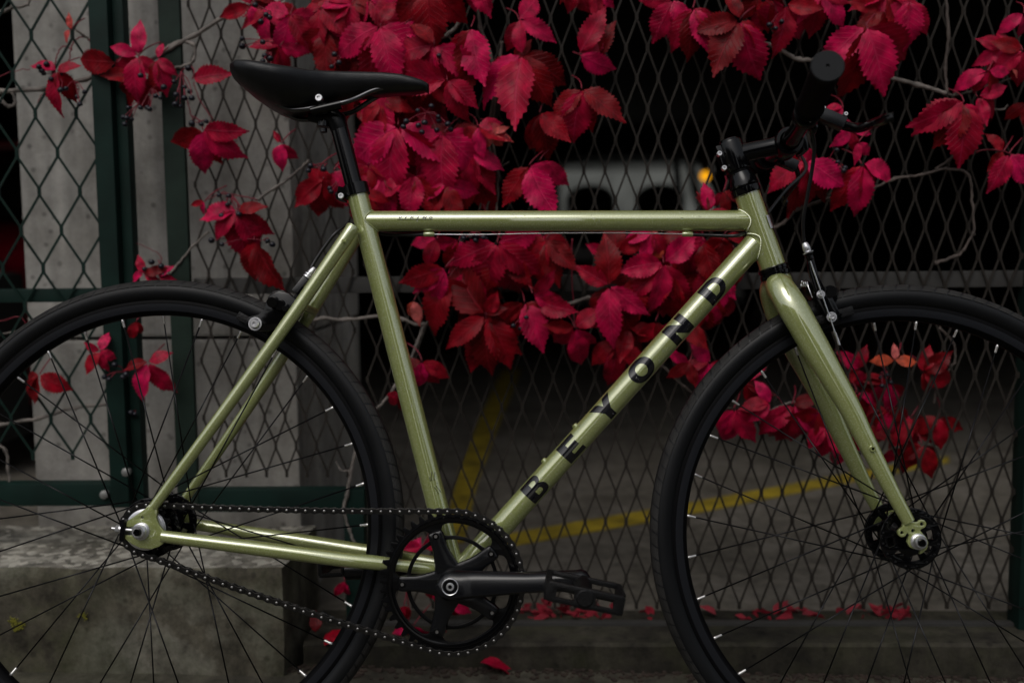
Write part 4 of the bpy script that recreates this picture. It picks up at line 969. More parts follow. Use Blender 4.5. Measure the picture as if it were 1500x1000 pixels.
def letter_mesh(ch, x, y, sx, sy, shear, c0, axis, radius, face, name, parent, lift=0.00035, bis=12, mt=None):
    """wrap a glyph on a cylinder: x along the axis, y round the circumference (0 = facing the viewer)"""
    me = fillmesh(glyph(ch)); bm = BMn(); bm.from_mesh(me); bpy.data.meshes.remove(me)
    for v in bm.verts: v.co = Vector((x + v.co.x * sx + v.co.z * shear, v.co.z * sy + y, 0))
    for k in range(1, bis):
        bmesh.ops.bisect_plane(bm, geom=list(bm.verts) + list(bm.edges) + list(bm.faces), plane_co=(0, y + sy * k / bis, 0), plane_no=(0, 1, 0), dist=1e-7)
    up_ = axis.cross(face) * -1
    up_ = face.cross(axis); 
    if up_.z < 0: up_ = -up_
    for v in bm.verts:
        th = v.co.y / radius; q = v.co.x
        v.co = c0 + axis * q + (face * math.cos(th) + up_ * math.sin(th)) * (radius + lift)
    me = bpy.data.meshes.new(name); bm.normal_update(); bm.to_mesh(me); bm.free()
    for p in me.polygons: p.use_smooth = False
    return link(name, me, mt or DECAL, parent)
def facing(P, axis):
    v = (CAM_L - P); v = v - axis * v.dot(axis); return v.normalized()
cmid = L(779.5, 720); pxm = 1.0
tlen = (L(1032, 439) - cmid).length / 377.8            # metres per pixel along the tube
fc = facing(L(906, 580), ddir)
c0 = DT0 + ddir * (cmid - DT0).dot(ddir)
for ch, a in zip('BEYOND', (-9, 69, 142, 218, 299, 377)):
    q = c0 + ddir * (a * tlen)
    letter_mesh(ch, 0, -0.0163, 0.0362, 0.0335, 0, q, ddir, 0.0163, fc, 'letter', dtube)
tdir = (TT1 - TT0).normalized(); fc = facing(L(610, 324), tdir)
q = TT0 + tdir * ((L(585, 324) - TT0).dot(tdir))
for k, ch in enumerate('VIKING'): letter_mesh(ch, 0.0085 * k, 0.0035, 0.0052, 0.0034, 0.0012, q, tdir, 0.0143, fc, 'letter', ttube, bis=2)
letter_mesh('-', -0.001, 0.0021, 0.0490, 0.0007, 0, q, tdir, 0.0143, fc, 'underline', ttube, bis=2)
# small mark on the seat tube (three strokes fanning above and below a bar)
sdir = std.normalized(); fs = facing(L(640, 700), sdir); usd = sdir
q = ST0 + sdir * ((L(642, 705) - ST0).dot(sdir)); rt_ = fs.cross(sdir); rt_ = rt_ if rt_.x > 0 else -rt_
bm = BMn()
for (a0, b0, a1, b1) in ((-.005, .0, .006, .004), (-.003, -.003, .008, -.001), (0.001, .004, .004, .016), (.004, .004, .008, .014), (.002, -.005, .006, -.016), (.005, -.004, .009, -.014), (-.001, .004, .0, .010)):
    tube(bm, [q + rt_ * a0 + sdir * b0 + fs * math.sqrt(max(1e-8, .0147 ** 2 - a0 * a0)), q + rt_ * a1 + sdir * b1 + fs * math.sqrt(max(1e-8, .0147 ** 2 - a1 * a1))], 0.00045, 4)
part('tube_mark', bm, DECAL)

# ---- water drops on the tubes
bm = BMn()
def drops(A, B_, r_, n, hi=1.0):
    d = (B_ - A).normalized(); fcx = facing((A + B_) / 2, d); u_ = fcx.cross(d); u_ = u_ if u_.z > 0 else -u_
    for k in range(n):
        th = rnd.gauss(-0.35, 0.55); f_ = rnd.random(); p = A + (B_ - A) * f_ + (fcx * math.cos(th) + u_ * math.sin(th)) * r_
        bmesh.ops.create_icosphere(bm, subdivisions=2, radius=abs(rnd.gauss(0.0004, 0.0004)) + 0.0003, matrix=Matrix.Translation(p))
drops(DT0, DT1, 0.0163, 210); drops(ST0, ST1, 0.0147, 90); drops(TT0, TT1, 0.0143, 110); drops(HT0, HT1, 0.0178, 30)
dr = part('water_drops', bm, mat('water', (1, 1, 1), 0.02, trans=1.0)); dr['kind'] = 'stuff'

# ---- headset, stem, bar
def along(c0, ax, h): return c0 + ax * h
bm = BMn(); lathe(bm, [(0.012, .0), (0.0205, .0), (0.0212, .002), (0.0212, .006), (0.0195, .007), (0.0195, .0085), (0.0208, .0095), (0.0208, .014), (0.0185, .0155), (0.012, .0155)], HT0 - axh * 0.0150, axh, 44); part('headset_cup', bm, BLACKG)
bm = BMn(); lathe(bm, [(0.012, .0), (0.0200, .0), (0.0206, .002), (0.0206, .009), (0.0185, .010), (0.0205, .012), (0.0198, .018), (0.0165, .028), (0.0152, .031), (0.012, .031)], HT1 + axh * 0.0002, axh, 44); part('headset_cap', bm, BLACKG)
S0 = HT1 + axh * 0.030
bm = BMn(); lathe(bm, [(0.0146, 0), (0.0152, .0005), (0.0152, .0095), (0.0146, .010)], S0, axh, 36); lathe(bm, [(0.0146, .0102), (0.0152, .0107), (0.0152, .0146), (0.0146, .015)], S0, axh, 36); part('spacer', bm, BLACKM)
clampc = L(1152, 211)
sb = L(1074, 227); sb = HT0 + axh * (sb - HT0).dot(axh)
bm = BMn(); lathe(bm, [(0.0145, -.024), (0.0172, -.023), (0.0176, -.02), (0.0176, .016), (0.0168, .0185), (0.0135, .0195), (0.0132, .022), (0.0100, .0235), (0, .0235)], sb, axh, 40)
tube(bm, [sb - axh * .002, sb.lerp(clampc, .3), sb.lerp(clampc, .7), clampc], [0.0150, 0.0128, 0.0125, 0.0150], 28)
lathe(bm, [(0.0140, -.021), (0.0185, -.021), (0.0195, -.019), (0.0195, .019), (0.0185, .021), (0.0140, .021)], clampc, n=36)
stem = part('stem', bm, BLACKG)
exd = (clampc - sb).normalized(); 
bm = BMn(); box(bm, sb - exd * .0165, (0.010, 0.020, 0.030), Matrix(((exd.x, 0, axh.x), (0, 1, 0), (exd.z, 0, axh.z)))); bevel(bm, .0015, 2); obj('clamp_lug', bm, BLACKG, stem)
for k, (px, py) in enumerate(((1054, 225), (1061, 246))):
    q = L(px, py, -0.0125); bm = BMn(); disc_bolt(bm, q, 0.0036, -0.002, .006, 16, .5); obj('bolt', bm, SILVER, stem)
bm = BMn(); box(bm, clampc + exd * 0.019, (0.008, 0.042, 0.036), Matrix(((exd.x, 0, -exd.z), (0, 1, 0), (exd.z, 0, exd.x)))); bevel(bm, .002, 2); obj('face_plate', bm, BLACKG, stem)
# handlebar: slightly swept back and raised
endn = L(1212, 98, -0.262)
barpts = [Vector((endn.x, -0.262, endn.z)), Vector((endn.x * .35 + clampc.x * .65 + .004, -0.11, clampc.z * .62 + endn.z * .38)), Vector((clampc.x, -0.035, clampc.z)), clampc, Vector((clampc.x, 0.035, clampc.z)), Vector((endn.x * .35 + clampc.x * .65 + .004, 0.11, clampc.z * .62 + endn.z * .38)), Vector((endn.x, 0.262, endn.z))]
BP = smooth_path(barpts, 8)
bm = BMn(); tube(bm, BP, [0.0125 if abs(p.y) < 0.045 else 0.0112 for p in BP], 28); part('handlebar', bm, BLACKG)
for sgn in (-1, 1):
    e = Vector((endn.x, 0.262 * sgn, endn.z)); i0 = Vector(barpts[1 if sgn < 0 else 5]); d = (e - i0).normalized(); g0 = e - d * 0.125
    bm = BMn(); prof = [(0.0115, 0), (0.0180, 0), (0.0185, .003), (0.0165, .006)] + [(0.0163 + (0.0006 if k % 2 else 0), .008 + k * .0037) for k in range(29)] + [(0.0175, .118), (0.0185, .121), (0.0180, .1245), (0, .1245)]
    lathe(bm, prof, g0, d, 36); gp_ = part('grip', bm, mat('grip_rubber', (0.002, 0.002, 0.0023), 0.7, spec=0.08))
    bm = BMn(); lathe(bm, [(0.0190, .1248), (0.0190, .1262), (0.0178, .1280), (0.0022, .1280), (0.0022, .125), (0, .125)], g0, d, 40); obj('end_plug', bm, mat('plug_rubber', (0.017, 0.018, 0.0195), 0.7, spec=0.2), gp_)
    # lever clamp and lever
    lc = e - d * 0.150
    lev = BMn(); lathe(lev, [(0.0115, -.008), (0.0165, -.008), (0.0175, -.006), (0.0175, .006), (0.0165, .008), (0.0115, .008)], lc, d, 30)
    hub_ = lc + Vector((0.020, -0.002 * sgn, -0.006))
    bl_ = part('brake_lever', lev, BLACKM)
    bm = BMn(); box(bm, lc + Vector((0.030, 0.004 * sgn, -0.006)), (0.036, 0.018, 0.016), Matrix.Rotation(R(24), 3, 'Y')); bevel(bm, .003, 2); obj('lever_bracket', bm, SATIN, bl_)
    pv = lc + Vector((0.030, -0.006 * sgn, -0.004))
    bm = BMn(); disc_bolt(bm, lc + Vector((0.020, -0.0 , -0.002)) + Vector((0, -.0085, 0)), 0.0032, -0.002, 0.006, 14, .45); obj('bolt', bm, SILVER, bl_)
    tip = e + Vector((0.070, 0.0, -0.052)) - d * 0.02
    P = smooth_path([lc + Vector((0.044, 0.002 * sgn, -0.013)), lc + Vector((0.055, 0.03 * sgn, -0.025)), lc.lerp(e, .6) + Vector((0.062, 0, -0.044)), tip - Vector((0.0, 0.0, 0)), tip + Vector((0.006, 0.008 * sgn, 0.0))], 6)
    bm = BMn(); tube(bm, P, [0.0062] * (len(P) - 6) + [0.0058, 0.0056, 0.0055, 0.0056, 0.006, 0.0062], 16, flat=0.62); obj('lever_blade', bm, BLACKG, bl_)
    cb = lc + Vector((0.014, -sgn * 0.016, -0.010))
    bm = BMn(); lathe(bm, [(0.0028, 0), (0.0055, .001), (0.0055, .008), (0.0042, .009), (0.0042, .016), (0.003, .018)], cb, Vector((0.15, -sgn, -0.35)), 18); obj('barrel_adjuster', bm, SATIN, bl_)
for px, py, s_, r_ in ((1206, 157, -.128, .0030), (1239, 167, -.126, .0026)):
    bm = BMn(); disc_bolt(bm, L(px, py, s_), r_, -.002, .014, 16, .45); part('lever_bolt', bm, SILVER)
bm = BMn(); tube(bm, [L(1190, 172, -.118), L(1183, 176, -.122)], [.0042, .0050], 16); part('barrel_nut', bm, SILVER)
# front brake housing from near lever
bm = BMn(); tube(bm, smooth_path([L(1183, 176, -.10), L(1189, 192, -.09), L(1193, 214, -.08), L(1190, 245, -.07), L(1183, 285, -.06), L(1177, 320, -.05), L(1177, 345, -.042), L(1178, 354, -.040)], 8), 0.0025, 10); part('cable_housing', bm, RUBBER)

# ---- fork
FKC = HT0 - axh * 0.028
fkn = [(1142, 418, -.020), (1160, 448, -.036), (1191, 503, -.043), (1220, 553, -.047), (1248, 603, -.050), (1266, 640, -.052), (1306, 718, -.055), (1331, 764, -.056)]
fr_ = [0.0185, 0.0205, 0.0192, 0.0168, 0.0145, 0.0130, 0.0100, 0.0085]
bm = BMn(); tube(bm, [HT0 - axh * 0.0135, HT0 - axh * 0.020, HT0 - axh * 0.034, HT0 - axh * 0.048], [0.0180, 0.0190, 0.0195, 0.0150], 32); fork = part('fork_crown', bm, OLIVE)
for sgn in (-1, 1):
    P = [L(*q) for q in fkn]; P = P if sgn < 0 else mir(P)
    P = [FKC + Vector((0, 0.004 * sgn, 0.004))] + P
    rr = [0.0150] + fr_
    sp_ = smooth_path(P, 6); rads = []
    for i in range(len(sp_)):
        k = min(len(rr) - 2, i // 6); rads.append(rr[k] + (rr[min(k + 1, len(rr) - 1)] - rr[k]) * (i % 6) / 6 if i < len(sp_) - 1 else rr[-1])
    bm = BMn(); tube(bm, sp_, rads, 32, flat=0.82, up=(1, 0, 0)); part('fork_blade', bm, OLIVE)
    s = -.056
    C_ = (1345, 794)
    o_ = [(1322, 757), (1334, 762), (1339, 764)] + [(1349.5 + 6.5 * math.cos(a), 766.8 - 6.5 * math.sin(a)) for a in [R(150 - 26 * k) for k in range(10)]] + [(1347, 776), (1350, 780), (1356, 786), (1359, 794), (1357, 803), (1351, 809), (1346, 811), (1347, 805), (1337, 803), (1331, 800), (1327.5, 793), (1331, 783), (1328, 780)] + [(1320.5 + 6.5 * math.cos(a), 779.5 - 6.5 * math.sin(a)) for a in [R(-40 - 26 * k) for k in range(8)]] + [(1321, 771)]
    loops = [[P2(x, y, s) for x, y in o_]]
    for hx, hy, hr in ((1349.5, 766.8, 2.6), (1320.3, 779.5, 2.4), (1336.6, 776.5, 2.7)): loops.append([P2(hx + hr * math.cos(a), hy + hr * math.sin(a), s) for a in [2 * PI * k / 14 for k in range(14)]])
    plate('fork_end', loops, 0.0055, 0.0007, 0.056 * sgn, OLIVE, bike)
    q = L(1279, 657, -.066); q.y = .066 * sgn
    bm = BMn(); lathe(bm, [(0.0, .003), (0.002, .003), (0.002, 0), (0.0036, 0), (0.0042, .0012), (0.0046, .012), (0, .012)], q, (0, -sgn, 0), 18); part('boss', bm, OLIVE)
    bm = BMn(); lathe(bm, [(0, .0008), (0.002, .0008), (0.002, .003), (0, .003)], q, (0, -sgn, 0), 12); part('boss_hole', bm, BLACKG)

# ---- wheels
RI = 0.2903
def spoke_prof():
    bm = BMn(); tube(bm, [(0, 0, 0), (1, 0, 0)], 0.0010, 8); me = bpy.data.meshes.new('spoke'); bm.to_mesh(me); bm.free(); me.materials.append(SPOKE)
    for p in me.polygons: p.use_smooth = True
    return me
SPM = spoke_prof()
NPM = bpy.data.meshes.new('nipple'); bm = BMn(); tube(bm, [(0, 0, 0), (0.001, 0, 0), (0.004, 0, 0), (0.0045, 0, 0), (0.0118, 0, 0), (0.0125, 0, 0)], [0.0017, 0.0021, 0.0021, 0.0018, 0.0018, 0.0013], 10)
for f_ in bm.faces: f_.smooth = True
bm.to_mesh(NPM); bm.free(); NPM.materials.append(NIP)
def aim(p, d): 
    q = d.to_track_quat('X', 'Z').to_matrix().to_4x4(); return Matrix.Translation(p) @ q
def wheel(cx, off, flx, front, valve):
    w_ = empty('wheel', (cx, 0, 0), bike)
    # tyre with sidewall rib and a worn tread band
    prof = []
    rc, q = 0.3238, 0.0162
    for k in range(41):
        a = R(-142 + 284 * k / 40); rr = q
        if abs(abs(math.degrees(a)) - 60) < 4: rr = q * 0.975
        if abs(math.degrees(a)) < 57: rr = q * (1 + 0.02 * math.cos(a))
        prof.append((rc + rr * math.cos(a), rr * math.sin(a) * 1.0))
    bm = BMn(); lathe(bm, prof, n=220)
    ty = obj('tyre', bm, TYRE, w_, autos=False); ty.data.materials.append(TREAD)
    for p in ty.data.polygons:
        c = p.center; rad = math.hypot(c.x, c.z)
        if rad > 9: p.material_index = 1
    # raised tread blocks: thin curved blocks with gaps, one shared mesh for the set -> one part
    bm = BMn(); nb = 118
    for k in range(nb):
        for sd in (-1, 1):
            a0 = 2 * PI * (k + (0.5 if sd > 0 else 0)) / nb; a1 = a0 + 2 * PI / nb * 0.87
            cols = []
            for j in range(4):
                b_ = R((16 + 48 * j / 3)) * sd; row = []
                for i in range(3):
                    a = a0 + (a1 - a0) * i / 2 + (j - 1.5) * 0.007
                    r0_ = rc + (q * 1.035) * math.cos(b_); y = q * 1.035 * math.sin(b_)
                    row.append(bm.verts.new((r0_ * math.cos(a), y, r0_ * math.sin(a))))
                cols.append(row)
            for j in range(3):
                for i in range(2): bm.faces.new((cols[j][i], cols[j][i + 1], cols[j + 1][i + 1], cols[j + 1][i]))
    r = bmesh.ops.extrude_face_region(bm, geom=list(bm.faces))
    for g in r['geom']:
        if isinstance(g, bmesh.types.BMVert):
            h = math.hypot(g.co.x, g.co.z); v = Vector((g.co.x * (h - rc) / h, g.co.y, g.co.z * (h - rc) / h)); g.co -= v * 0.07
    tb = obj('tread_blocks', bm, TREAD, ty, smooth=False); tb['kind'] = 'stuff'
    # rim
    hp = [(0.3132, .0080), (0.3138, .0092), (0.3125, .0101), (0.3062, .0102), (0.2965, .0102), (0.2955, .0098), (0.2915, .0052), (0.2903, .0028)]
    bm = BMn(); lathe(bm, [(a, -b_) for a, b_ in hp] + [(a, b_) for a, b_ in hp[::-1]] + [(0.308, .007), (0.308, -.007)], n=240, closed=True)
    rm = obj('rim', bm, RIMB, w_); rm.data.materials.append(TRACK)
    for p in rm.data.polygons:
        c = p.center; rad = math.hypot(c.x, c.z)
        if 0.2968 < rad < 0.3060 and abs(c.y) > 0.0100: p.material_index = 1  # tyre shadow put into the colour: flank above the track stays black
    # hub
    bm = BMn(); hy = flx
    if front: lathe(bm, [(0.006, -.045), (0.0105, -.045), (0.011, -.040), (0.0135, -hy - .004), (0.0135, -hy + .004), (0.0115, -.02), (0.0115, .02), (0.0135, hy - .004), (0.0135, hy + .004), (0.011, .040), (0.0105, .045), (0.006, .045)], n=32)
    else: lathe(bm, [(0.006, -.053), (0.0145, -.053), (0.0145, -hy - .003), (0.0155, -hy + .004), (0.013, -.02), (0.013, .02), (0.0155, hy - .004), (0.0145, hy + .003), (0.0145, .053), (0.006, .053)], n=32)
    hub = obj('hub', bm, BLACKG, w_)
    for sd in (-1, 1):
        loops = [circle(0, 0, 0.0405, 60), circle(0, 0, 0.0125, 30)]
        for k in range(8):
            a = 2 * PI * k / 8 + .2; a0, a1 = a - .22, a + .22
            loops.append(arc(0, 0, 0.0300, a0, a1, 6) + arc(0, 0, 0.0225, a1, a0, 6))
        for k in range(16):
            a = 2 * PI * (k + .5) / 16; loops.append(circle(0.0368 * math.cos(a), 0.0368 * math.sin(a), 0.0013, 8))
        fm = fillmesh(loops, 0.0035, 0.0005, sd * hy); bm = BMn(); bm.from_mesh(fm); bpy.data.meshes.remove(fm); bmesh.ops.remove_doubles(bm, verts=bm.verts, dist=1e-6)
        obj('hub_flange', bm, BLACKG, w_)
        bm = BMn()
        for k in range(16):
            a = 2 * PI * (k + .5) / 16; bmesh.ops.create_icosphere(bm, subdivisions=1, radius=0.0016, matrix=Matrix.Translation((0.0368 * math.cos(a), sd * (hy + .0022), 0.0368 * math.sin(a))))
        obj('spoke_heads', bm, SPOKE, w_)['kind'] = 'stuff'
    for k in range(32):
        a = off + 2 * PI * k / 32; sd = -1 if k % 2 else 1; lead = 1 if (k // 2) % 2 else -1
        R0 = Vector((RI * math.cos(a), sd * 0.0012, RI * math.sin(a)))
        ha = a + lead * R(64); H0 = Vector((0.0368 * math.cos(ha), sd * (hy - .001 * lead), 0.0368 * math.sin(ha)))
        d = (H0 - R0); ln = d.length; d.normalize()
        o = bpy.data.objects.new('spoke', SPM); COL.objects.link(o); o.parent = w_; o.matrix_local = aim(R0, d) @ Matrix.Diagonal((ln, 1, 1, 1))
        o = bpy.data.objects.new('nipple', NPM); COL.objects.link(o); o.parent = w_; o.matrix_local = aim(R0 - d * 0.0005, d)
    if valve is not None:
        d = Vector((-math.cos(valve), 0, -math.sin(valve))); p = -d * RI
        bm = BMn(); tube(bm, [p, p + d * .020], 0.0026, 12); tube(bm, [p + d * .002, p + d * .005], 0.0048, 8); obj('valve_stem', bm, SILVER, w_)
        bm = BMn(); tube(bm, [p + d * .020, p + d * .021, p + d * .033, p + d * .035], [0.003, 0.0036, 0.0032, 0.0022], 12); obj('valve_cap', bm, PLAST, w_)
    return w_
wr = wheel(0.0, R(90.8), 0.033, False, R(-27)); wf = wheel(WB, R(96.8), 0.031, True, None)
# axles and nuts
for cx, hw_, nr in ((0.0, 0.060, 0.0115), (WB, 0.056, 0.0105)):
    for sgn in (-1, 1):
        off_ = Vector((cx, 0, 0))
        ax_ = Vector((0, sgn, 0)); b0 = off_ + ax_ * (hw_ + .0032)
        bm = BMn(); lathe(bm, [(0.005, 0), (nr, 0), (nr, .0022), (0.005, .0022)], b0, ax_, 36); part('washer', bm, SILVER)
        bm = BMn(); lathe(bm, [(0.005, .0024), (nr * .92, .0024), (nr * .92, .0040), (nr * .80, .0048), (nr * .80, .0095), (nr * .66, .0115), (0.0052, .0115), (0.0052, .009)], b0, ax_, 6 if 0 else 36); part('axle_nut', bm, SILVER)
        bm = BMn(); lathe(bm, [(0.0048, -.01), (0.0048, .0150), (0.0042, .0162), (0.0018, .0162), (0.0012, .0145), (0, .0145)], b0, ax_, 20); part('axle', bm, BLACKG if sgn < 0 else SILVER)
# chain tensioner
bm = BMn(); q0 = L(181.5, 762, -.0605); q1 = L(181.5, 790, -.0605); box(bm, (q0 + q1) / 2, (0.0065, 0.013, 0.028)); bevel(bm, .001, 2); tn = part('chain_tensioner', bm, BLACKM)
bm = BMn(); tube(bm, [L(164, 773.5, -.062), L(212, 778, -.062)], 0.0022, 12); obj('tension_bolt', bm, SILVER, tn)
bm = BMn(); tube(bm, [L(170, 774, -.062), L(176, 774.5, -.062)], [0.0048, 0.0052], 6); tube(bm, [L(176, 774.5, -.062), L(178.5, 774.8, -.062)], 0.0062, 16); obj('nut', bm, SILVER, tn)
# ---- chain drive
SC = -0.046
def cog_loops(nt_, rroot, rtip, hole=None, extra=None):
    o = []
    for k in range(nt_):
        a = 2 * PI * k / nt_; w1, w2 = 0.36 * 2 * PI / nt_, 0.13 * 2 * PI / nt_
        o += [(rroot * math.cos(a - w1), rroot * math.sin(a - w1)), (rtip * math.cos(a - w2), rtip * math.sin(a - w2)), (rtip * math.cos(a + w2), rtip * math.sin(a + w2)), (rroot * math.cos(a + w1), rroot * math.sin(a + w1))]
    return [o] + ([hole] if hole else []) + (extra or [])
plate('sprocket', cog_loops(16, 0.0290, 0.0345, circle(0, 0, 0.021, 32)), 0.0032, 0.0004, SC, BLACKM, bike)
bm = BMn(); lathe(bm, [(0.0150, .0478), (0.0268, .0478), (0.0275, .0484), (0.0275, .0496), (0.0258, .0500), (0.0258, .0508), (0.0266, .0512), (0.0266, .0528), (0.0255, .0534), (0.022, .0536), (0.015, .0536)], (0, 0, 0), (0, -1, 0), 48); part('freewheel_body', bm, SILVER)
bm = BMn(); lathe(bm, [(0.0150, .0530), (0.0195, .0530), (0.0205, .0545), (0.0205, .0555), (0.0195, .0560), (0.015, .0560)], (0, 0, 0), (0, -1, 0), 40); part('lockring', bm, SILVER)
# chainring with five windows, spider and crank in black
CH = Vector((BB.x, 0, BB.z)); rA = R(37.5)
loops = cog_loops(46, 0.0888, 0.0965)
loops = [[(x + CH.x, y + CH.z) for x, y in lp_] for lp_ in loops]
for k in range(5):
    m0 = rA + 2 * PI * (k + .5) / 5; hw1 = R(36 - 13.5)
    a0, a1 = m0 - hw1, m0 + hw1; ri, ro = 0.0612, 0.0775; rm_ = (ri + ro) / 2; rc2 = (ro - ri) / 2
    lp_ = arc(0, 0, ro, a0, a1, 14) + [(rm_ * math.cos(a1) + rc2 * math.cos(a1 + t), rm_ * math.sin(a1) + rc2 * math.sin(a1 + t)) for t in [PI * j / 7 for j in range(1, 7)]] + arc(0, 0, ri, a1, a0, 14) + [(rm_ * math.cos(a0) + rc2 * math.cos(a0 + PI + t), rm_ * math.sin(a0) + rc2 * math.sin(a0 + PI + t)) for t in [PI * j / 7 for j in range(1, 7)]]
    loops.append([(x + CH.x, y + CH.z) for x, y in lp_])
inner = []
loops.append([(CH.x + 0.0562 * math.cos(2 * PI * k / 70), CH.z + 0.0562 * math.sin(2 * PI * k / 70)) for k in range(70)])
cring = plate('chainring', loops, 0.0034, 0.0005, SC, BLACKM, bike)
bm = BMn(); lathe(bm, [(0.0795, 0.0017), (0.0795, 0.0027), (0.0812, 0.0032), (0.0850, 0.0032), (0.0862, 0.0017)], (CH.x, SC, CH.z), (0, -1, 0), 120); obj('raised_band', bm, BLACKG, cring)
# spider
def rod2(a, r0, r1, w0, w1): 
    c, s_ = math.cos(a), math.sin(a); return [(r0 * c - w0 * s_ * 1, r0 * s_ + w0 * c), (r1 * c - w1 * s_, r1 * s_ + w1 * c), (r1 * c + w1 * s_, r1 * s_ - w1 * c), (r0 * c + w0 * s_, r0 * s_ - w0 * c)]
out = []
for k in range(5):
    a = rA + 2 * PI * k / 5
    for q in range(-8, 9):          # arm end and sides blending into the hub
        pass
N_ = 300
prof_ = []
for i in range(N_):
    a = 2 * PI * i / N_; best = 0.0200
    for k in range(5):
        da = (a - (rA + 2 * PI * k / 5) + PI) % (2 * PI) - PI
        if abs(da) < R(36):
            # radius where half-width along the arm equals the ray offset
            r_ = 0.0200
            for rr in [0.02 + 0.0005 * j for j in range(103)]:
                hwid = 0.0105 + 0.0105 * max(0, 1 - (rr - .02) / .034) ** 2 if rr < 0.066 else math.sqrt(max(0, 0.0105 ** 2 - (rr - .066) ** 2)) if rr < .0765 else 0
                if abs(rr * math.sin(da)) <= hwid: r_ = max(r_, rr)
                else:
                    if rr > r_ + 0.002: break
            best = max(best, min(r_, 0.0712))
    prof_.append((CH.x + best * math.cos(a), CH.z + best * math.sin(a)))
spd = plate('spider', [prof_], 0.0105, 0.0042, SC - 0.0060, SATIN, bike)
for k in range(5):
    a = rA + 2 * PI * k / 5; q = Vector((CH.x + .065 * math.cos(a), SC - .0118, CH.z + .065 * math.sin(a)))
    bm = BMn(); disc_bolt(bm, q, 0.0046, -.0006, .010, 20, .5); obj('chainring_bolt', bm, BLACKG, spd)
    bm = BMn(); lathe(bm, [(0, .0005), (0.0023, .0005), (0.0023, .0012), (0, .0012)], q, n=12); obj('bolt_socket', bm, PINM, spd)
# crank arm
ped = L(851, 849, -.083)
cdir = (Vector((ped.x, 0, ped.z)) - CH); clen = cdir.length; cdir.normalize(); cup = Vector((-cdir.z, 0, cdir.x)); cup = cup if cup.z > 0 else -cup
bm = BMn(); pr = None
for i in range(33):
    f_ = i / 32; x = -0.019 + (clen + 0.019 + 0.0135) * f_
    if x < 0: w0 = math.sqrt(max(1e-7, 0.0195 ** 2 - x * x))
    elif x > clen - 0.002: w0 = math.sqrt(max(1e-7, 0.0140 ** 2 - (x - clen + .001) ** 2)) if x < clen + .0128 else 0.002
    else: w0 = 0.0185 + (0.0128 - 0.0185) * min(1, x / 0.10)
    yc = -0.0655 - 0.020 * min(1, max(0, x) / clen); th = 0.0085 if x > 0.02 else 0.0085 + .002
    c = CH + cdir * x; c.y = yc
    ring = []
    for (u_, v_) in ((-1, .55), (-.8, 1), (.8, 1), (1, .5), (1, .1), (.72, -.62), (.34, -1), (-.8, -1), (-1, -.6)):
        ring.append(bm.verts.new(c + cup * (u_ * w0) + Vector((0, v_ * th, 0))))
    if pr:
        for k in range(len(ring)): bm.faces.new((pr[k], pr[(k + 1) % len(ring)], ring[(k + 1) % len(ring)], ring[k]))
    else: bm.faces.new(ring)
    pr = ring
bm.faces.new(pr[::-1]); bmesh.ops.bevel(bm, geom=[e for e in bm.edges if len(e.link_faces) == 2 and e.calc_face_angle(0) > .5], offset=.0012, segments=2, affect='EDGES')
crank = part('crank_arm', bm, SATIN)
bm = BMn(); lathe(bm, [(0.0110, -.0004), (0.0110, -.0022), (0.0105, -.0026), (0.0098, -.0022), (0.0098, -.0004)], Vector((CH.x, -.0770, CH.z)), n=40); obj('bolt_rim', bm, SILVER, crank)
bm = BMn(); lathe(bm, [(0, -.0006), (0.0088, -.0006), (0.0088, .0002), (0, .0002)], Vector((CH.x, -.0776, CH.z)), n=32); obj('bolt_recess', bm, BLACKM, crank)
bm = BMn(); disc_bolt(bm, Vector((CH.x, -.0786, CH.z)), 0.0052, -.0012, .004, 24, .5); obj('crank_bolt', bm, SILVER, crank)
# far crank, pointing back
bm = BMn(); P = [Vector((CH.x, .070, CH.z)), Vector((CH.x, .080, CH.z)) - cdir * .06, Vector((CH.x, .088, CH.z)) - cdir * clen]
tube(bm, P, [0.016, 0.013, 0.012], 16, flat=.6); part('crank_arm', bm, SATIN)
bm = BMn(); tube(bm, [Vector((CH.x, -.07, CH.z)), Vector((CH.x, .08, CH.z))], 0.009, 20); part('spindle', bm, BLACKM)
# pedals
def pedal(c, sgn, tilt):
    t = empty('pedal', c, bike); t.rotation_euler = (0, R(tilt), 0)
    bm = BMn(); lathe(bm, [(0.006, 0), (0.0095, .002), (0.0095, .010), (0.011, .013), (0.0125, .016), (0.0115, .030), (0.0095, .06), (0.0115, .088), (0.0115, .098), (0.009, .1005), (0, .1005)], (0, 0, 0), (0, sgn, 0), 28); obj('pedal_body', bm, PLAST, t)
    for k, y in enumerate((0.020, 0.096)):
        # cage plates front and back of the pedal (inner and outer), each with windows
        loops = [[(-.0435, -.0118), (-.012, -.0118), (0, -.0135), (.012, -.0118), (.0435, -.0118), (.0455, -.009), (.0455, .009), (.0435, .0118), (-.0435, .0118), (-.0455, .009), (-.0455, -.009)]]
        for x in ((-.034, .013) if k else (-.041, .010)): loops.append([(x, -.0055), (x + (.021 if k else .031), -.0055), (x + (.021 if k else .031), .0048), (x, .0048)])
        for o_ in [plate('end_plate', loops, 0.006, 0.001, sgn * y, PLAST, t)]: pass
    for x in (-.044, .044):
        bm = BMn(); box(bm, (x, sgn * .058, 0), (0.006, 0.080, 0.019)); bevel(bm, .0015, 2)
        for j in range(9):
            for zz in (-.0125, .0125): box(bm, (x, sgn * (.026 + j * .008), zz * .8), (0.006, 0.003, 0.005))
        obj('side_bar', bm, PLAST, t)
    return t
pc = L(852, 853, -.095)
pedal(pc, -1, 11)
pf = Vector((CH.x, .098, CH.z)) - cdir * clen
pedal(pf, 1, -4)
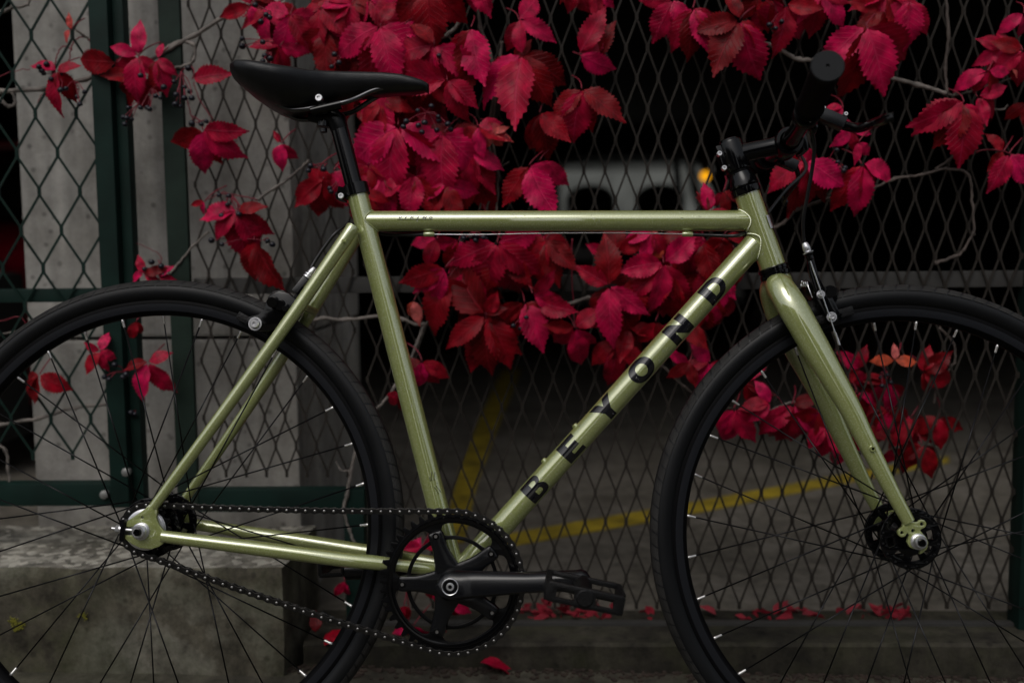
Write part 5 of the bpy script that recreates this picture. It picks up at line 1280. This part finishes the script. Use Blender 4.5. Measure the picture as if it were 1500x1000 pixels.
# chain
RP1, RP2 = 0.0326, 0.0931
c1 = Vector((0, 0)); c2 = Vector((CH.x, CH.z)); dv = c2 - c1; D = dv.length; base = math.atan2(dv.y, dv.x); al = math.asin((RP2 - RP1) / D)
seg = math.sqrt(D * D - (RP2 - RP1) ** 2)
tA = base + PI / 2 + al; tB = base - PI / 2 - al
def path(s):
    L1 = seg; A2 = RP2 * ((tA - tB)); A1 = RP1 * (2 * PI - (tA - tB)); tot = 2 * seg + A2 + A1; s %= tot
    if s < L1:
        p = c1 + Vector((math.cos(tA), math.sin(tA))) * RP1; q = c2 + Vector((math.cos(tA), math.sin(tA))) * RP2; f_ = s / L1
        r = p.lerp(q, f_); r.y -= 0.003 * math.sin(PI * f_); return r
    s -= L1
    if s < A2: a = tA - s / RP2; return c2 + Vector((math.cos(a), math.sin(a))) * RP2
    s -= A2
    if s < L1:
        p = c2 + Vector((math.cos(tB), math.sin(tB))) * RP2; q = c1 + Vector((math.cos(tB), math.sin(tB))) * RP1; f_ = s / L1
        r = p.lerp(q, f_); r.y -= 0.004 * math.sin(PI * f_); return r
    s -= L1; a = tB - s / RP1; return c1 + Vector((math.cos(a), math.sin(a))) * RP1
tot = 2 * seg + RP2 * (tA - tB) + RP1 * (2 * PI - (tA - tB)); NL = 2 * round(tot / 0.0127 / 2); pit = tot / NL
def link_loop(pt, r_, wst):
    o = []
    for cx, s_ in ((-pt / 2, -1), (pt / 2, 1)):
        pass
    o += arc(pt / 2, 0, r_, -PI * .62, PI * .62, 8) + [(0, wst)] + arc(-pt / 2, 0, r_, PI * .38, PI * 1.62, 8) + [(0, -wst)]
    return o
def link_mesh(outer):
    bm = BMn(); yo = 0.0040 if outer else 0.0026
    for sd in (-1, 1):
        fm = fillmesh([link_loop(pit, 0.0043, 0.0029)], 0.0011, 0.0002, sd * yo); bm.from_mesh(fm); bpy.data.meshes.remove(fm)
    if not outer:
        for x in (-pit / 2, pit / 2): tube(bm, [(x, -.0022, 0), (x, .0022, 0)], 0.0038, 12)
    bmesh.ops.remove_doubles(bm, verts=bm.verts, dist=1e-6)
    me = bpy.data.meshes.new('outer_link' if outer else 'inner_link'); bmesh.ops.recalc_face_normals(bm, faces=bm.faces); bm.to_mesh(me); bm.free(); me.materials.append(CHAINM); return me
LM = [link_mesh(True), link_mesh(False)]
PM_ = bpy.data.meshes.new('pin'); bm = BMn(); lathe(bm, [(0, -.0054), (0.0012, -.0054), (0.0018, -.0049), (0.0018, .0049), (0, .0054)], n=12); bm.to_mesh(PM_); bm.free(); PM_.materials.append(PINM)
for p in PM_.polygons: p.use_smooth = True
chain = empty('chain', (0, SC, 0), bike)
for i in range(NL):
    a, b_ = path(i * pit), path((i + 1) * pit); m_ = (a + b_) / 2; ang = math.atan2(b_.y - a.y, b_.x - a.x)
    o = bpy.data.objects.new('outer_link' if i % 2 else 'inner_link', LM[0 if i % 2 else 1]); COL.objects.link(o); o.parent = chain; o.location = (m_.x, 0, m_.y); o.rotation_euler = (0, -ang, 0)
    o = bpy.data.objects.new('pin', PM_); COL.objects.link(o); o.parent = chain; o.location = (a.x, 0, a.y)

# ---- brakes
# rear calliper
cal = empty('brake_calliper', L(430, 450, -.01), bike); off_ = cal.location.copy()
def CP(bm, name, m): 
    o = obj(name, bm, m, cal); o.matrix_parent_inverse = Matrix.Translation(-off_); return o
def armplate(name, px, s, th, m, holes=(), bev=0.0015):
    me = fillmesh([[P2(x, y, s) for x, y in px]] + [[P2(hx + hr * math.cos(a), hy + hr * math.sin(a), s) for a in [2 * PI * k / 14 for k in range(14)]] for hx, hy, hr in holes], th, bev, s)
    bm = BMn(); bm.from_mesh(me); bpy.data.meshes.remove(me); bmesh.ops.remove_doubles(bm, verts=bm.verts, dist=1e-6); return CP(bm, name, m)
armplate('calliper_arm', [(362, 473), (366, 464), (380, 461), (389, 452), (392, 440), (398, 432), (410, 427), (424, 430), (436, 440), (443, 452), (438, 466), (424, 476), (408, 482), (392, 486), (376, 485), (365, 481)], -.026, 0.011, BLACKG)
armplate('calliper_arm', [(396, 437), (404, 428), (418, 426), (432, 436), (446, 420), (452, 426), (444, 446), (436, 462), (416, 470), (400, 460)], -.004, 0.030, BLACKM)
bm = BMn(); tube(bm, [L(398, 443, -.040), L(412, 436, .0)], 0.0072, 18); CP(bm, 'pivot_barrel', BLACKG)
bm = BMn(); tube(bm, [L(409, 447, -.038), L(423, 440, .004)], 0.0068, 18); CP(bm, 'pivot_barrel', BLACKM)
bm = BMn(); tube(bm, [L(417, 452, -.040), L(424, 446, -.02)], 0.0040, 12); CP(bm, 'bolt', SATIN)
bm = BMn(); disc_bolt(bm, L(373, 474, -.036), 0.0062, -.003, .008, 24, .42); CP(bm, 'pad_bolt', SILVER)
bm = BMn(); lathe(bm, [(0.0068, .0), (0.0092, .0), (0.0092, .002), (0.0068, .002)], L(373.5, 474, -.034), n=28); CP(bm, 'washer', SILVER)
pa = L(432, 428, -.020); pb_ = L(449, 407, -.016); dd = (pb_ - pa).normalized()
bm = BMn(); box(bm, (pa + pb_) / 2, ((pb_ - pa).length, 0.009, 0.009), Matrix((dd, Vector((0, 1, 0)), dd.cross(Vector((0, 1, 0))))).transposed()); bevel(bm, .0012, 2); CP(bm, 'cable_arm', SATIN)
bm = BMn(); lathe(bm, [(0.004, 0), (0.0062, .0005), (0.0062, .0025), (0.0045, .003), (0.0066, .0045), (0.0066, .006), (0.0042, .0065), (0.0048, .009), (0.0040, .0155), (0.0028, .018)], pb_, dd, 20); CP(bm, 'barrel_adjuster', SILVER)
pd0 = L(372, 474, -.018); bm = BMn(); box(bm, pd0, (0.05, 0.010, 0.011), Matrix.Rotation(R(28), 3, 'Y')); bevel(bm, .002, 2); CP(bm, 'brake_pad', PLAST)
bm = BMn(); box(bm, L(372, 474, .018), (0.05, 0.010, 0.011), Matrix.Rotation(R(28), 3, 'Y')); bevel(bm, .002, 2); CP(bm, 'brake_pad', PLAST)
armplate('calliper_arm', [(362, 473), (380, 461), (392, 440), (410, 427), (436, 440), (443, 452), (424, 476), (392, 486)], .026, 0.011, BLACKG)
# front calliper
cal = empty('brake_calliper', L(1200, 430, -.01), bike); off_ = cal.location.copy()
armplate('calliper_arm', [(1190, 425), (1203, 421), (1213, 427), (1220, 440), (1226, 452), (1232, 466), (1226, 476), (1214, 476), (1208, 464), (1200, 450), (1192, 440)], -.026, 0.012, BLACKG)
armplate('calliper_arm', [(1176, 412), (1186, 416), (1196, 424), (1210, 422), (1220, 424), (1222, 440), (1212, 448), (1196, 444), (1180, 430)], -.003, 0.034, BLACKM)
armplate('calliper_arm', [(1190, 425), (1203, 421), (1213, 427), (1220, 440), (1226, 452), (1232, 466), (1226, 476), (1214, 476), (1208, 464), (1200, 450), (1192, 440)], .026, 0.012, BLACKG)
armplate('cable_arm', [(1182, 372), (1190, 372), (1193, 384), (1198, 402), (1208, 424), (1200, 434), (1192, 424), (1184, 398)], -.036, 0.007, BLACKG)
bm = BMn(); tube(bm, [L(1216, 427, -.034), L(1220, 429, .01)], 0.0085, 18); CP(bm, 'pivot_barrel', BLACKM)
bm = BMn(); tube(bm, [L(1206, 424, -.035), L(1210, 426, -.02)], 0.0042, 12); CP(bm, 'bolt', SATIN)
ca = L(1187, 382, -.043); cb_ = L(1228, 501, -.043)
bm = BMn(); tube(bm, [ca, L(1203, 428, -.044), cb_], 0.0009, 8); CP(bm, 'cable_end', WIRE)
bm = BMn(); tube(bm, [L(1226, 494, -.043), cb_ + (cb_ - ca).normalized() * .004], 0.0017, 8); tube(bm, [L(1224, 487, -.044), L(1226.5, 495, -.044)], .0014, 6); CP(bm, 'cable_tip', SILVER)
for (px, py, r_) in ((1202.5, 431, 0.0056), (1218.5, 464, 0.0068)):
    bm = BMn(); disc_bolt(bm, L(px, py, -.042), r_ * .62, -.003, .008, 20, .5); lathe(bm, [(r_ * .72, 0), (r_, 0), (r_, .002), (r_ * .72, .002)], L(px, py, -.040), n=26); CP(bm, 'pad_bolt', SILVER)
q = L(1231.5, 461, -.0335); bm = BMn(); lathe(bm, [(0, 0), (.0017, 0), (.0017, .003), (0, .003)], q, n=12); CP(bm, 'bolt', BLACKG)
pb_ = L(1186.5, 377, -.040); dd = (L(1178, 354, -.040) - pb_).normalized()
bm = BMn(); lathe(bm, [(0.003, -.004), (0.0052, -.003), (0.0052, .002), (0.0045, .0024), (0.007, .0045), (0.007, .0055), (0.0045, .006)], pb_, dd, 20); CP(bm, 'adjuster_seat', BLACKG)
bm = BMn(); lathe(bm, [(0.0072, .0062), (0.0076, .0068), (0.0076, .0076), (0.0042, .0080), (0.0054, .0105), (0.0050, .0155), (0.0040, .0195), (0.0028, .021)], pb_, dd, 20); CP(bm, 'barrel_adjuster', SILVER)
bm = BMn()
P = [];
for k in range(49):
    a = k / 8 * 2 * PI * 0.5; P.append(L(1174, 416, -.030) + Vector((0.0012 * k / 8, 0, 0)) + Vector((0.0006 * math.cos(a), 0.0036 * math.sin(a), 0.0036 * math.cos(a))))
P += [L(1184, 420, -.034), L(1190, 436, -.034)]
tube(bm, P, 0.0007, 6); CP(bm, 'spring', SILVER)
for sgn in (-1, 1):
    bm = BMn(); p = L(1222, 462, -.018); p.y = .018 * sgn; box(bm, p, (0.052, 0.010, 0.012), Matrix.Rotation(R(-17), 3, 'Y')); bevel(bm, .002, 2); CP(bm, 'brake_pad', PLAST)

# ---- seatpost, clamp, saddle
SPd = (L(493, 174) - L(522, 284)).normalized()
bm = BMn(); tube(bm, [L(524, 292), L(497, 188)], 0.0124, 36); sp_o = part('seatpost', bm, BLACKG)
bm = BMn(); tube(bm, [L(498, 192), L(494, 178), L(486, 171), L(474, 171)], [0.0124, 0.0145, 0.0130, 0.0100], 24); tube(bm, [L(474, 173, -.0), L(452, 172)], [0.010, 0.006], 16)
obj('post_head', bm, BLACKM, sp_o)
bm = BMn(); tube(bm, [L(474, 158, -.026), L(474, 158, .026)], 0.0085, 20); tube(bm, [L(456, 163, -.024), L(500, 153, -.024)], 0.0065, 12); tube(bm, [L(456, 163, .024), L(500, 153, .024)], 0.0065, 12); tube(bm, [L(476, 164, 0), L(474, 186, 0)], .009, 16)
obj('saddle_clamp', bm, BLACKG, sp_o)
bm = BMn(); disc_bolt(bm, L(467, 143.5, -.030), .0052, -.002, .006, 20, .5); obj('bolt', bm, SILVER, sp_o)
bm = BMn(); tube(bm, [L(474, 189), L(474, 194)], .0052, 14); obj('bolt', bm, SATIN, sp_o)
bm = BMn(); tube(bm, [ST1 - sdir * .003, ST1 + sdir * .0128], 0.0178, 36); box(bm, L(502, 285, -.0) + Vector((0, 0, 0)), (0.012, 0.022, 0.017), Matrix.Rotation(R(14), 3, 'Y')); clp = part('seat_clamp', bm, BLACKG)
bm = BMn(); disc_bolt(bm, L(499.5, 287, -.0130), .0042, -.002, .004, 18, .5); obj('bolt', bm, SILVER, clp)
# saddle: loft of cross-sections; x px positions on the centre plane
sec = [  # px, top y px, half width, drop at the edge (m), skirt bottom y px
    (348, 109, 0.030, 0.004, 113), (352, 106, 0.048, 0.005, 114), (364, 104, 0.063, 0.008, 121), (382, 105, 0.072, 0.012, 132), (403, 108, 0.0745, 0.014, 144), (424, 111, 0.071, 0.014, 152),
    (444, 112, 0.061, 0.012, 153), (462, 112.5, 0.047, 0.010, 149), (482, 111, 0.036, 0.009, 148), (508, 110, 0.029, 0.009, 141), (535, 109.5, 0.025, 0.009, 137), (562, 110, 0.0225, 0.008, 135), (588, 112, 0.021, 0.008, 133), (607, 116, 0.019, 0.008, 133), (620, 120, 0.015, 0.006, 132), (628, 124, 0.008, 0.003, 129)]
bm = BMn(); pr = None; bmu = BMn(); pru = None
secs = []
for i in range(len(sec) - 1):
    for k in range(3):
        f_ = k / 3; secs.append([sec[i][j] + (sec[i + 1][j] - sec[i][j]) * (f_ * f_ * (3 - 2 * f_) if 0 else f_) for j in range(5)])
secs.append(list(sec[-1]))
for (px, ty_, hw_, drp, by_) in secs:
    c = L(px, ty_); zb_ = L(px, by_, -hw_ * .6).z; ring = []
    zt_ = c.z; n_ = 11
    zb_ = min(zb_, zt_ - 0.012)
    for j in range(-n_, n_ + 1):
        f_ = j / n_; y = hw_ * math.sin(f_ * PI / 2); z = zt_ - drp * abs(f_) ** 2.6 - 0.0012 * math.exp(-(f_ * 3) ** 2) * (1 if hw_ > .03 else 0)
        ring.append((c.x, y, z))
    e = zt_ - drp
    ringv = [(c.x, -hw_ * .55, zb_), (c.x, -hw_ * .84, zb_ + (e - zb_) * .35), (c.x, -hw_ * .99, e - min(.008, (e - zb_) * .4))] + ring + [(c.x, hw_ * .99, e - min(.008, (e - zb_) * .4)), (c.x, hw_ * .84, zb_ + (e - zb_) * .35), (c.x, hw_ * .55, zb_)]
    vv = [bm.verts.new(q) for q in ringv]
    if pr:
        for k in range(len(vv)): bm.faces.new((pr[k], pr[(k + 1) % len(vv)], vv[(k + 1) % len(vv)], vv[k]))
    else: bm.faces.new(vv)
    pr = vv
bm.faces.new(pr[::-1])
sad = part('saddle', bm, SADDLE, autos=False)
for s in (-1, 1):
    P = [L(395, 144, -.022), L(410, 154, -.024), L(424, 160, -.025), L(441, 160.5, -.025), L(470, 156.5, -.025), L(503, 150.5, -.025), L(522, 144, -.020), L(551, 131.5, -.014), L(584, 127, -.010)]
    if s > 0: P = mir(P)
    bm = BMn(); tube(bm, smooth_path(P, 5), 0.0036, 14); obj('saddle_rail', bm, mat('rail_gunmetal', (0.12, 0.12, 0.125), 0.25, 1.0), sad)
bpy.context.view_layer.update()
